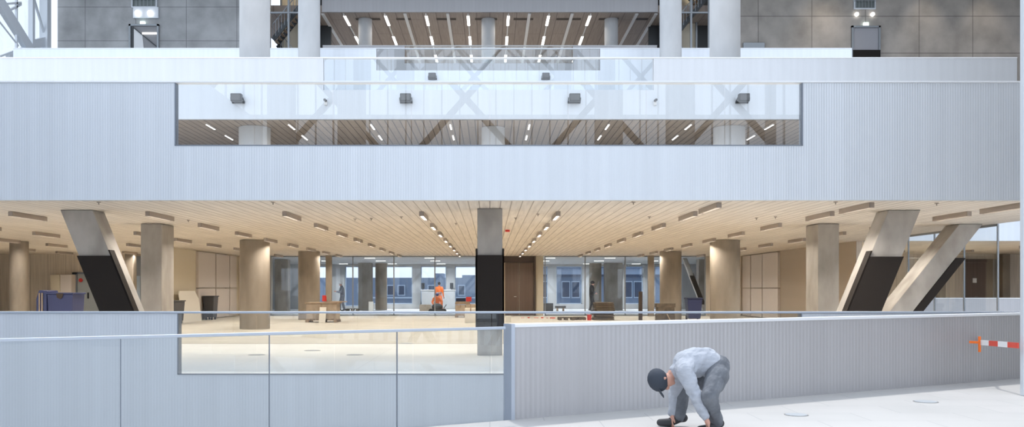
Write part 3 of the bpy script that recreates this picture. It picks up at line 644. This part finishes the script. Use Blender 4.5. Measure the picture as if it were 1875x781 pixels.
# ================================================================== floor boxes
def disc(px, py, r, lab):
    dd_ = EYE*F/(py-CY); x = X(px, dd_)
    o = empty('floor_box', (x, dd_, 0), lab, 'floor outlet', 'round floor outlets')
    MB().tube((x,dd_,.0),(x,dd_,.004),r,n=32).build('rim', M['chrome'], o); MB().tube((x,dd_,.004),(x,dd_,.007),r*.9,n=32).build('lid', mat('outlet_lid', (.42,.45,.48), .5), o)
disc(1458, 759, .135, 'round metal floor outlet right of the stooping worker, nearer one'); disc(1695, 735, .15, 'round metal floor outlet near the right edge, farther one')
for i, (px, py) in enumerate(((572,641),(650,649),(470,649),(745,628))): disc(px, py, .19, 'round metal outlet in the hall floor, %s' % ('left of the near round column base','farthest from the centre column','nearest the floor edge','nearest the centre column')[[2,1,0,3][i]] )

# ================================================================== people
def skin_mesh(name, verts, edges, radii, mt, parent, sub=2, extra=None, voxel=None, root=0):
    me = bpy.data.meshes.new(name); me.from_pydata([tuple(v) for v in verts], edges, []); o = bpy.data.objects.new(name, me); COL.objects.link(o)
    md = o.modifiers.new('skin', 'SKIN'); md.use_smooth_shade = True
    for i, r in enumerate(radii):
        sv = me.skin_vertices[0].data[i]; sv.radius = (r, r) if not isinstance(r, tuple) else r; sv.use_root = (i == root)
    s = o.modifiers.new('sub', 'SUBSURF'); s.levels = s.render_levels = sub
    dg = bpy.context.evaluated_depsgraph_get(); dg.update(); em = bpy.data.meshes.new_from_object(o.evaluated_get(dg))
    bpy.data.objects.remove(o); bpy.data.meshes.remove(me)
    b = bmesh.new(); b.from_mesh(em)
    if extra: extra(b)
    loc = parent.location; bmesh.ops.translate(b, verts=b.verts, vec=-loc); b.to_mesh(em); b.free()
    em.name = name; em.materials.clear(); em.materials.append(mt)
    o = bpy.data.objects.new(name, em); COL.objects.link(o); o.parent = parent
    if voxel: r_ = o.modifiers.new('remesh', 'REMESH'); r_.mode = 'VOXEL'; r_.voxel_size = voxel; r_.use_smooth_shade = True
    for p in em.polygons: p.use_smooth = True
    return o
FOLD = bpy.data.textures.new('folds', 'CLOUDS'); FOLD.noise_scale = .55; FOLD.noise_depth = 2
FOLDO = bpy.data.objects.new('fold_axes', None); COL.objects.link(FOLDO); FOLDO.scale = (.12,.12,.3); FOLDO.rotation_euler = (0,.5,0); FOLDO['kind'] = 'helper'
def person(label, J, R, mats, k=1.0, headdir=None, facedir=None, hat=None, loc=None, vox=.012, vest=None, pads=False, group=None):
    """J joint positions (world); R scale of thickness"""
    root = empty('person', loc, label, 'person', group)
    V = {a: Vector(b) for a, b in J.items()}
    up = Vector(headdir).normalized(); fd = Vector(facedir); fd = (fd-up*fd.dot(up)).normalized(); sd = up.cross(fd).normalized()
    hc = V['head']
    rot = Matrix((sd, fd, up)).transposed()
    def headgeo(b):
        def ball(c, r, sc):
            m = Matrix.Translation(hc + sd*c[0] + fd*c[1] + up*c[2]) @ rot.to_4x4() @ Matrix.Diagonal((sc[0]*r, sc[1]*r, sc[2]*r, 1))
            bmesh.ops.create_uvsphere(b, u_segments=20, v_segments=14, radius=1, matrix=m)
        k_ = k
        ball((0,-.01,.03*k_), .095*k_, (.80,1.0,.98)); ball((0,.025*k_,-.045*k_), .07*k_, (.82,.95,1.05)); ball((0,.07*k_,-.085*k_), .03*k_, (1,.8,.8))
        ball((0,.10*k_,-.01*k_), .017*k_, (.7,1.1,1.6)); ball((0,.088*k_,-.055*k_), .014*k_, (1.7,.7,.6)); ball((0,.078*k_,.035*k_), .022*k_, (2.4,.6,.5))
        for s in (-1,1): ball((s*.078*k_,-.005*k_,-.008*k_), .026*k_, (.35,.7,1.15))
    verts = []; edges = []; rad = []; idx = {}
    def add(n, r, p=None):
        idx[n] = len(verts); verts.append(V[n]); rad.append(r*R)
        if p is not None: edges.append((idx[p], idx[n]))
    add('pelvis', .085); add('spine', .085, 'pelvis'); add('chest', .11, 'spine'); add('neckb', .065, 'chest')
    V['neckt'] = hc - up*.05*k; add('neckt', .05, 'neckb')
    for s in 'LR':
        add('sh'+s, .06, 'chest'); add('el'+s, .04, 'sh'+s); add('wr'+s, .028, 'el'+s)
        add('hip'+s, .07, 'pelvis'); add('kn'+s, .055, 'hip'+s); add('an'+s, .04, 'kn'+s); 
        hd = (V['hand'+s]-V['wr'+s]); L = hd.length; hd.normalize()
        pn = Vector(J.get('palm'+s, (0,1,0))) if 'palm'+s in J else fd
        side_ = hd.cross(pn); side_ = side_.normalized() if side_.length > .1 else sd; pn = side_.cross(hd).normalized()
        V['pm'+s] = V['wr'+s]+hd*.05*k; add('pm'+s, .03, 'wr'+s)
        for f in range(4):
            o_ = (f-1.5)*.021*k; ln = (.075,.088,.082,.062)[f]*k
            a = V['wr'+s]+hd*.085*k+side_*o_; b_ = a+hd*ln*.5+pn*.012*k; c_ = b_+hd*ln*.42+pn*.03*k
            for nm, q, r in (('a',a,.0115),('b',b_,.0095),('c',c_,.008)):
                V['f%s%d%s' % (s,f,nm)] = q; add('f%s%d%s' % (s,f,nm), r*k, ('pm'+s) if nm == 'a' else 'f%s%d%s' % (s,f,'a' if nm == 'b' else 'b'))
        a = V['wr'+s]+hd*.035*k+side_*.038*k; b_ = a+hd*.035*k+side_*.02*k+pn*.01*k; c_ = b_+hd*.03*k+pn*.012*k
        for nm, q, r in (('a',a,.012),('b',b_,.0105),('c',c_,.009)):
            V['t'+s+nm] = q; add('t'+s+nm, r*k, ('wr'+s) if nm == 'a' else 't'+s+('a' if nm == 'b' else 'b'))
    skin_mesh('body', verts, edges, rad, M['skin'], root, 1, headgeo, vox)
    # shirt
    def chain(names, rr, mt, nm, sub=2, extra_v=None, vx=None):
        vs = []; es = []; rs = []; ix = {}
        for (n, p), r in zip(names, rr):
            ix[n] = len(vs); vs.append(V[n]); rs.append(r*R)
            if p: es.append((ix[p], ix[n]))
        m = MB()
        for v, q in zip(vs, rs): m.ball(v, q, seg=20)
        for a_, b_ in es: m.tube(vs[a_], vs[b_], rs[a_], rs[b_], n=20)
        o_ = m.build(nm, mt, root, smooth=True)
        if nm != 'boot' or vx:
            v_ = vx or vox
            rm = o_.modifiers.new('remesh', 'REMESH'); rm.mode = 'VOXEL'; rm.voxel_size = v_; rm.use_smooth_shade = True
            sm_ = o_.modifiers.new('smooth', 'SMOOTH'); sm_.iterations = 8 if nm != 'boot' else 3; sm_.factor = .5
            if nm != 'boot' and vox < .015:
                dm = o_.modifiers.new('folds', 'DISPLACE'); dm.texture = FOLD; dm.strength = .035; dm.mid_level = .5; dm.texture_coords = 'OBJECT'; dm.texture_coords_object = FOLDO
        return o_
    for s in 'LR': V['cuff'+s] = V['wr'+s].lerp(V['el'+s], .08); V['mid'+s] = V['sh'+s].lerp(V['el'+s], .5); V['th'+s] = V['hip'+s].lerp(V['kn'+s], .45); V['ca'+s] = V['kn'+s].lerp(V['an'+s], .35)
    V['waist'] = V['pelvis'].lerp(V['spine'], .2); V['mback'] = V['spine'].lerp(V['chest'], .5)
    nb = V['neckb'].lerp(V['chest'], .1); V['collar'] = nb
    chain([('waist',None),('spine','waist'),('mback','spine'),('chest','mback'),('collar','chest')] + [(a+s, b) for s in 'LR' for a, b in (('sh','chest'),('mid','sh'+s),('el','mid'+s),('cuff','el'+s))],
          [.135,.14,.15,.15,.085] + [.09,.078,.064,.048]*2, mats[0], 'shirt', vx=vox)
    chain([('waist',None),('pelvis','waist')] + [(a+s, b) for s in 'LR' for a, b in (('hip','pelvis'),('th','hip'+s),('kn','th'+s),('ca','kn'+s),('an','ca'+s))],
          [.128,.14] + [.115,.1,.08,.078,.068]*2, mats[1], 'trousers', vx=vox)
    for s in 'LR':
        td = Vector(J.get('toe'+s, fd)); td.z = 0; td.normalize(); a = V['an'+s]
        V['b0'+s] = a+Vector((0,0,.08*k)); V['b1'+s] = Vector((a.x,a.y,max(a.z-.02,.055))); V['b2'+s] = V['b1'+s]+td*.1*k; V['b2'+s].z = .045+a.z-.1 if a.z > .12 else .045
        V['b3'+s] = V['b2'+s]+td*.1*k; V['b4'+s] = V['b1'+s]-td*.05*k
        chain([('b1'+s,None),('b0'+s,'b1'+s),('b4'+s,'b1'+s),('b2'+s,'b1'+s),('b3'+s,'b2'+s)], [.05,.052,.045,.044,.038], mats[2], 'boot')
    # head wear and eyes
    hm = MB()
    P3 = lambda a, b_, c: hc+sd*a*k+fd*b_*k+up*c*k
    if hat == 'cap':
        hm.ball(P3(0,-.012,.045), .117*k, (.86,1.05,.9), rot); o_ = [P3(-.07,.07,.075), P3(-.06,.15,.06), P3(0,.175,.058), P3(.06,.15,.06), P3(.07,.07,.075)]
        hm.poly(o_, None, up*.008*k); hm.build('cap', mats[3], root, smooth=True)
    elif hat == 'helmet':
        hm.ball(P3(0,-.005,.055), .118*k, (.9,1.08,.8), rot); hm.tube(P3(0,0,.03), P3(0,0,.038), .125*k, n=24); hm.build('helmet', mats[3], root, smooth=True)
    else:
        hm.ball(P3(0,-.02,.045), .103*k, (.86,1.0,.95), rot); hm.build('hair', M['hair'], root, smooth=True)
    e = MB()
    for s in (-1,1): e.ball(P3(s*.032,.083,.012), .009*k, seg=8)
    e.build('eyes', M['hair'], root)
    if pads:
        for s in 'LR':
            q = V['kn'+s]; e = MB(); e.ball(q+Vector(J['toe'+s]).normalized()*.055*R-Vector((0,0,.05)), .055*R, (.9,.8,1.3)); e.build('knee_pad', M['pad'], root, smooth=True)
    if vest:
        e = MB(); e.tube(V['spine']-Vector((0,0,.03)), V['spine']+Vector((0,0,.03)), .168*R, n=24); e.tube(V['waist']-Vector((0,0,.0)), V['waist']+Vector((0,0,.05)), .162*R, n=24); e.build('reflective_strip', M['silver'], root, smooth=True)
    return root
def standing(px, d, H, face, label, mats, hat, spread=.11, arms=None, lean=0, **kw):
    x = X(px, d); k = H/1.8; f = Vector((math.cos(face), math.sin(face), 0)); r = Vector((f.y, -f.x, 0)); o = Vector((x, d, 0))
    q = lambda a, b, c: o + r*a*k + f*b*k + Vector((0,0,c*k))
    J = dict(pelvis=q(0,0,.95), spine=q(0,.0+lean*.3,1.14), chest=q(0,.01+lean*.7,1.36), neckb=q(0,.0+lean,1.52), head=q(0,.04+lean*1.3,1.66))
    for s, g in (('L',-1),('R',1)):
        J['sh'+s] = q(g*.18,lean*.8,1.43); J['hip'+s] = q(g*.09,0,.9); J['kn'+s] = q(g*(spread),.04+(.1 if g>0 else -.03),.5); J['an'+s] = q(g*(spread+.02),(.14 if g>0 else -.1),.1); J['toe'+s] = f
        if arms == 'fwd': J['el'+s] = q(g*.2,.1+lean,1.15); J['wr'+s] = q(g*.12,.33+lean,1.2); J['hand'+s] = q(g*.08,.42+lean,1.22)
        elif arms == 'hips': J['el'+s] = q(g*.3,.06,1.18); J['wr'+s] = q(g*.2,.22,1.08); J['hand'+s] = q(g*.14,.3,1.04)
        else: J['el'+s] = q(g*.25,-.02,1.14); J['wr'+s] = q(g*.26,.08,.9); J['hand'+s] = q(g*.26,.12,.8)
    return person(label, J, k, mats, k, headdir=(f.x*kw.pop('nod',.15), f.y*.15, 1), facedir=f, hat=hat, loc=o, vox=.02, **kw)

# foreground worker, bending to the left
J = dict(pelvis=W(1311,672,8.95), spine=W(1290,660,8.95), chest=W(1259,666,8.95), neckb=W(1237,680,8.95), head=W(1213,694,8.93),
  shL=W(1254,679,8.76), elL=W(1274,724,8.68), wrL=W(1292,763,8.66), handL=W(1297,777,8.64), palmL=(-.6,0,-.4),
  shR=W(1247,682,9.14), elR=W(1236,722,9.22), wrR=W(1232,758,9.2), handR=W(1230,770,9.18), palmR=(1,0,-.3),
  hipL=W(1314,686,8.84), knL=W(1298,727,8.62), anL=W(1311,770,8.82), toeL=(-.9,-.45,0),
  hipR=W(1305,688,9.06), knR=W(1250,706,9.22), anR=W(1243,762,9.2), toeR=(-1,-.1,0))
for a in ('anL','anR'): J[a].z = .11
person('worker in light grey shirt and dark cap bending down in the foreground', J, 1.0, (M['shirt'], M['trous'], M['boot'], M['cap']), 1.0,
       headdir=(-.92,0,-.38), facedir=(.45,-.15,-1), hat='cap', loc=(J['pelvis'].x, 8.95, 0), vox=.0085, pads=False)
# workers in the court
standing(804, 56.0, 1.88, math.radians(75), 'worker in orange jacket standing in the court', (M['orange'], M['orange'], M['boot'], M['hair']), None, vest=True)
standing(627, 57.0, 1.9, math.radians(200), 'worker in grey jacket and white helmet by the left court opening', (M['gfab'], M['gfab'], M['boot'], M['white']), 'helmet', arms='fwd', lean=.05)
standing(1083, 56.5, 1.95, math.radians(-10), 'dark clothed worker standing in the court right of the brown door', (M['dfab'], M['dfab'], M['boot'], M['dfab']), 'cap', arms='hips', lean=.02)
# kneeling worker in front of the orange one
x, y = X(801, 54), 54.0
q = lambda a, b, c: Vector((x+a, y+b, c))
J = dict(pelvis=q(0,.05,.42), spine=q(0,-.05,.6), chest=q(0,-.12,.8), neckb=q(0,-.18,.93), head=q(0,-.2,1.04))
for s, g in (('L',-1),('R',1)):
    J.update({'sh'+s: q(g*.2,-.12,.84), 'el'+s: q(g*.3,-.25,.62), 'wr'+s: q(g*.22,-.42,.45), 'hand'+s: q(g*.2,-.5,.4), 'hip'+s: q(g*.1,0,.4), 'kn'+s: q(g*.2,-.38,.12 if g>0 else .45), 'an'+s: q(g*.18,.05 if g>0 else -.3,.11), 'toe'+s: (0,-1,0)})
person('worker with blue helmet crouching in front of the one in orange', J, 1.0, (M['orange'], M['trous'], M['boot'], M['bluebin']), 1.0, headdir=(0,-.3,1), facedir=(0,-1,-.2), hat='helmet', loc=q(0,0,0), vox=.02)

# ================================================================== things in the hall
def pallet(m, x0, x1, y0, y1, z=0):
    n = 6
    for i in range(n):
        a = x0+(x1-x0)*i/n; m.box(a+.01, a+(x1-x0)/n-.02, y0, y1, z+.11, z+.135)
    for yy in (y0+.05, (y0+y1)/2, y1-.05):
        m.box(x0, x1, yy-.05, yy+.05, z+.088, z+.109)
        for xx in (x0+.07, (x0+x1)/2, x1-.07): m.box(xx-.07, xx+.07, yy-.05, yy+.05, z, z+.087)
def cbox(name, x0, x1, y0, y1, z0, z1, lab, cat='box', mt='card', group=None, seam=True):
    o = empty(name, ((x0+x1)/2, (y0+y1)/2, z0), lab, cat, group)
    MB().box(x0, x1, y0, y1, z0, z1).build('body', M[mt], o, .008)
    if seam: MB().box((x0+x1)/2-.03, (x0+x1)/2+.03, y0-.004, y1+.004, z1-.001, z1+.003).box((x0+x1)/2-.03, (x0+x1)/2+.03, y0-.004, y0-.001, z1-.25*(z1-z0), z1).build('tape', M['wood'], o)
    return o
def pallet_obj(x0, x1, y0, y1, lab, mt='wood', z=0):
    m = MB(); pallet(m, x0, x1, y0, y1, z); return tag(m.build('pallet', M[mt], None, loc=((x0+x1)/2,(y0+y1)/2,z)), lab, 'pallet')
# pallet with crate left of centre
d = 37.5; xa, xb = X(559,d), X(617,d)
pallet_obj(xa, xb, d, d+1.0, 'wooden pallet under the plywood crate beside the far left round column')
cbox('crate', xa+.03, xb-.03, d+.05, d+.95, .137, .80, 'beige crate on the pallet beside the far left round column', 'crate')
tag(MB().box(xa-.02, xb+.05, d, d+1.0, .803, .86).build('plywood_sheet', M['wood'], None, loc=(xa,d,.803)), 'wooden sheet lying on the beige crate', 'board')
tag(MB().box(X(590,d), X(628,d), d+.3, d+1.1, .863, .9).build('plywood_sheet', M['wood'], None, loc=(xb,d,.863)), 'smaller wooden board topmost on the beige crate', 'board')
tag(MB().tube((X(589,d),d+.6,.903),(X(589,d),d+.6,1.16),.1,.085).build('bucket', M['red'], None, smooth=True, loc=(X(589,d),d+.6,.903)), 'small red bucket on top of the beige crate', 'bucket')
tag(MB().hexa([(X(586,d),d-.3,.0),(X(598,d),d-.3,.0),(X(598,d),d-.27,.0),(X(586,d),d-.27,.0)],[(X(586,d),d-.06,.66),(X(598,d),d-.06,.66),(X(598,d),d-.03,.66),(X(586,d),d-.03,.66)]).build('cardboard_sheet', M['paper'], None, loc=(X(592,d),d-.2,0)), 'upright cardboard sheet leaning on the beige crate', 'cardboard')
# leaning boards and containers by the left return wall
def leaning(y0, y1, xb_, xt_, h, cut, lab, mt='paper', zt=0):
    pts = [(xb_, y0, 0), (xb_, y1, 0)]; tx = lambda z: xb_+(xt_-xb_)*z/h
    prof = [(y0,0),(y1,0),(y1,h-cut),(y1-cut,h),(y0+cut*.3,h),(y0,h-cut*.4)]
    m = MB(); m.poly([(tx(z), yy, z) for yy, z in prof], None, (-.03,0,.003)); return tag(m.build('leaning_board', M[mt], None, loc=(xb_,(y0+y1)/2,0)), lab, 'board', 'boards leaning by the left return wall')
leaning(37.2, 39.6, -13.05, -13.25, 1.35, .35, 'large pale board leaning by the left wall, front one')
leaning(37.9, 39.9, -13.24, -13.4, 1.28, .1, 'pale board leaning behind the front one by the left wall')
def container(x0, x1, y0, y1, h, lab, mt, cat='container', wheels=True, tap=.05):
    o = empty('wheeled_container', ((x0+x1)/2, (y0+y1)/2, 0), lab, cat)
    m = MB(); z0 = .12 if wheels else 0
    m.hexa([(x0+tap,y0+tap,z0),(x1-tap,y0+tap,z0),(x1-tap,y1-tap,z0),(x0+tap,y1-tap,z0)], [(x0,y0,h-.08),(x1,y0,h-.08),(x1,y1,h-.08),(x0,y1,h-.08)])
    m.build('body', M[mt], o, .02)
    MB().box(x0-.03, x1+.03, y0-.03, y1+.03, h-.08, h-.03).build('rim', M[mt], o, .01)
    if wheels:
        for xx in (x0+.12, x1-.12):
            for yy in (y0+.12, y1-.12): MB().tube((xx-.025,yy,.06),(xx+.025,yy,.06),.06).build('wheel', M['blackm'], o, smooth=True)
    return o
container(-13.3, -12.8, 40.5, 41.2, 1.15, 'dark grey container behind the leaning pale boards', 'greyd')
container(-13.15, -12.7, 35.2, 36.4, 1.0, 'dark container at the end of the left wall before the leaning boards', 'greyd')
d = 30
c = container(X(86,d), X(133,d), d, d+.9, 1.34, 'blue wheeled container near the left edge behind the parapet', 'bluebin')
MB().poly([(X(104,d),d-.034,1.29),(X(117,d),d-.034,1.29),(X(115,d),d-.034,1.15),(X(111,d),d-.034,1.09),(X(105,d),d-.034,1.15)], None, (0,-.01,0)).build('spill_of_waste', M['browndark'], c)
o = empty('folded_container', (X(74,d), d+.3, 0), 'upended blue container with pale edges, left of the upright one', 'container')
prof = [(X(63,d),0),(X(83,d),0),(X(83,d),1.38),(X(68,d),1.4),(X(63,d),1.1)]
MB().poly([(a, d+.1, z) for a, z in prof], None, (0,.8,0)).build('body', M['bluebin'], o, .03)
for px in (69, 74): MB().box(X(px,d), X(px+2,d), d+.06, d+.1, .1, 1.3).build('edge', M['card'], o)
# centre back: brown box, machine, stack with navy and red boxes
d = 52; cbox('cardboard_box', X(768,d), X(789,d), d, d+.5, 0, .5, 'brown box on the court floor left of the crouching worker')
o = empty('floor_machine', (X(800,51), 51, 0), 'dark wheeled construction machine in front of the orange worker', 'machine'); d = 51
MB().box(X(786,d), X(815,d), d, d+.6, .1, .28).build('chassis', M['blackm'], o, .03); MB().ball((X(800,d), d+.3, .38), .3, (1.1,.8,.7)).build('engine', M['darksteel'], o, smooth=True)
MB().tube((X(797,d),d+.3,.5),(X(795,d),d+.3,.66),.05).build('exhaust', M['greyd'], o)
for px in (789, 812):
    MB().tube((X(px,d),d-.06,.14),(X(px,d),d+.04,.14),.14,n=20).build('wheel', M['blackm'], o, smooth=True); MB().tube((X(px,d),d+.56,.14),(X(px,d),d+.66,.14),.14,n=20).build('wheel', M['blackm'], o, smooth=True)
MB().bar((X(812,d),d+.3,.3),(X(817,d),d+.3,.52),.05).build('handle', M['darksteel'], o)
d = 44.0; xa, xb = X(833,d), X(871,d)
pallet_obj(xa, xb, d, d+.9, 'wooden pallet left of the centre column carrying stacked cartons')
cbox('carton', xa+.02, xa+.52, d+.03, d+.85, .137, .62, 'pinkish carton on the pallet left of the centre column, left one')
cbox('carton', xa+.54, xb-.02, d+.03, d+.85, .137, .66, 'pinkish carton on the pallet left of the centre column, right one')
tag(MB().box(xa, xb-.3, d+.1, d+.8, .665, .74).box(xa+.02, xb-.32, d+.12, d+.78, .74, .80).build('timber_boards', M['wood'], None, loc=(xa,d,.665)), 'brown boards lying on the cartons left of the centre column', 'boards')
cbox('storage_box', xa+.05, xa+.52, d+.2, d+.7, .803, .97, 'navy flat box on the brown boards', 'box', 'navy', seam=False)
cbox('storage_box', xa+.55, xa+.82, d+.2, d+.7, .803, 1.03, 'red box beside the navy one on the brown boards', 'box', 'red', seam=False)
d = 37.2; xa = X(851,d)
cbox('wrapped_carton', xa, xa+.5, d, d+.5, .0, .62, 'wrinkled pale wrapped carton standing left of the centre column', 'box', 'paper')
cbox('wrapped_carton', X(926,38), X(936,38), 38, 38.4, 0, .26, 'crumpled beige bag on the floor right of the centre column', 'bag', 'paper', seam=False)
# infill panel and speakers in the court
d = 62.2; o = empty('infill_panel', (X(802,d), d, 0), 'low grey balustrade panel under the court windows behind the orange worker', 'panel')
MB().box(X(772,d), X(833,d), d, d+.12, .02, 1.32).build('sheet', M['concrete_pale'], o); MB().box(X(770,d), X(835,d), d-.05, d+.15, 1.32, 1.38).build('rail', M['white'], o)
for px, lab in ((774.5,'left'),(827,'right')): tag(MB().box(X(px-3,d), X(px+3,d), d-.1, d+.15, 1.44, 1.86).box(X(px-1,d), X(px+1,d), d, d+.05, 1.382, 1.44).build('black_box', M['blackm'], None, .01, loc=(X(px,d),d,1.382)), 'small black box on the panel rail behind the orange worker, %s one' % lab, 'box')
tag(MB().box(X(675,56), X(683,56), 56, 56.2, 0, .62).build('small_panel', M['paper'], None, loc=(X(679,56),56,0)), 'small pale board standing by the wide left pier', 'board')
pallet_obj(X(634,57.5), X(656,57.5), 57.3, 58.1, 'flat pallet lying by the left court opening', 'woodd')
# right of the black column
d = 52; cbox('tool_case', X(996,d), X(1013,d), d, d+.5, 0, .58, 'dark grey box by the cream wall end, right of the brown door', 'box', 'greyd', seam=False)
o = empty('low_bench', (X(1026,d), d, 0), 'low dark-topped bench in the court right of the dark grey box', 'bench')
MB().box(X(1017,d), X(1036,d), d, d+.4, .3, .42).build('top', M['greyd'], o)
for px in (1021,1032): MB().box(X(px-1.5,d), X(px+1.5,d), d+.05, d+.35, 0, .3).build('leg', M['wood'], o)
d = 40.2
pallet_obj(X(1023,d), X(1052,d), d, d+.8, 'dark flat pallet on the floor right of the centre column, left one', 'woodd')
pallet_obj(X(1053,d), X(1074,d), d+.2, d+1, 'dark flat pallet on the floor right of the centre column, right one', 'woodd')
tag(MB().tube((X(1079,d),d,0),(X(1079,d),d,.26),.09,.11).build('bucket', M['red'], None, smooth=True, loc=(X(1079,d),d,0)), 'small red bucket beside the dark stack of boards', 'bucket')
rnd = random.Random(3)
for i in range(10):
    w_ = .48 - .02*(i % 3) if i < 5 else .42; ox = rnd.uniform(-.06,.06); oy = rnd.uniform(-.05,.05); z = i*.083; cx_ = X(1107,d)
    tag(MB().box(cx_-w_+ox, cx_+w_+ox, d+oy, d+.9+oy, z+.001, z+.07).build('stacked_board', M['woodd'], None, .006, loc=(cx_+ox,d,z)), 'dark board in the stack below the dark standing worker, %s from the bottom' % ordn[i], 'board', 'dark boards in the stack')
tag(MB().box(X(1170,d), X(1176.5,d), d, d+.16, 0, 1.32).build('bollard', M['browndark'], None, .01, loc=(X(1173,d),d,0)), 'black upright post standing on the floor before the slim right column', 'post', kind='thing')
d = 38.6
for i, (a, b, z0, z1) in enumerate(((1204,1236,0,.32),(1205,1235,.323,.62),(1203,1237,.623,.8))):
    cbox('brown_case', X(a,d), X(b,d), d, d+.6, z0, z1, 'dark brown case before the far right round column, %s of its stack' % ('bottom','middle','topmost')[i], 'case', 'woodd', seam=False)
tag(MB().bar((X(1229,38.3),38.35,0),(X(1221,38.3),38.55,.45),.05,.02).build('wood_strip', M['wood'], None, loc=(X(1225,38.3),38.4,0)), 'thin wood strip leaning on the dark brown cases', 'wood strip')
# wheelie bin
d = 40.6; o = empty('wheelie_bin', (X(1272,d), d+.3, 0), 'tall blue wheeled bin between the right round columns', 'bin'); xa, xb = X(1258.5,d), X(1287,d)
MB().hexa([(xa+.09,d+.07,.05),(xb-.09,d+.07,.05),(xb-.09,d+.6,.05),(xa+.09,d+.6,.05)],[(xa+.02,d,.95),(xb-.02,d,.95),(xb-.02,d+.7,.95),(xa+.02,d+.7,.95)]).build('body', M['bluebin'], o, .02)
MB().box(xa, xb, d-.03, d+.73, .95, 1.03).build('lid', M['bluedark'], o, .02)
for xx in (xa+.1, xb-.1): MB().tube((xx-.03,d+.6,.1),(xx+.03,d+.6,.1),.1,n=20).build('wheel', M['blackm'], o, smooth=True)
MB().tube((xa+.1,d+.78,.98),(xb-.1,d+.78,.98),.015).build('handle', M['bluedark'], o)
# red and white tape scraps on the floor
for i, (px, py, l) in enumerate(((957,581.6,.16),(968,582,.1),(982,581.5,.22),(993,582,.12),(1002,581.8,.1),(1012,582.5,.25),(990,576.5,.3),(1003,576.5,.3))):
    dd_ = EYE*F/(py-CY); x = X(px, dd_); tag(MB().box(x-l/2, x+l/2, dd_, dd_+.12, .001, .02+.03*(i % 2)).build('tape_scrap', M['redt'], None, loc=(x,dd_,0)), 'scrap of red tape on the hall floor right of the centre column', 'tape', 'red tape scraps')
# barrier board between the solid balustrade and the right post
a = W(1796, 626.5, 12.95); b = W(1864.5, 632, 11.7)
o = empty('barrier_tape', a, 'red and white striped barrier bar at the right edge before the balustrade', 'barrier'); n = 4
cols_ = ['white','redt','white','redt']
for i in range(n): 
    MB().bar(a.lerp(b, i/n), a.lerp(b, (i+1)/n), .022, .075).build('stripe', M[cols_[i]], o)
MB().bar(a+Vector((-.02,0,-.14)), a+Vector((-.02,0,.09)), .028).bar(a+Vector((-.1,.12,.0)), a+Vector((0,0,0)), .035).build('clamp', M['orange'], o)
pq = on_line(1790); 
q1 = BL(pq, -.03, a.z); MB().bar(a, q1, .03).build('hook', M['redt'], o)
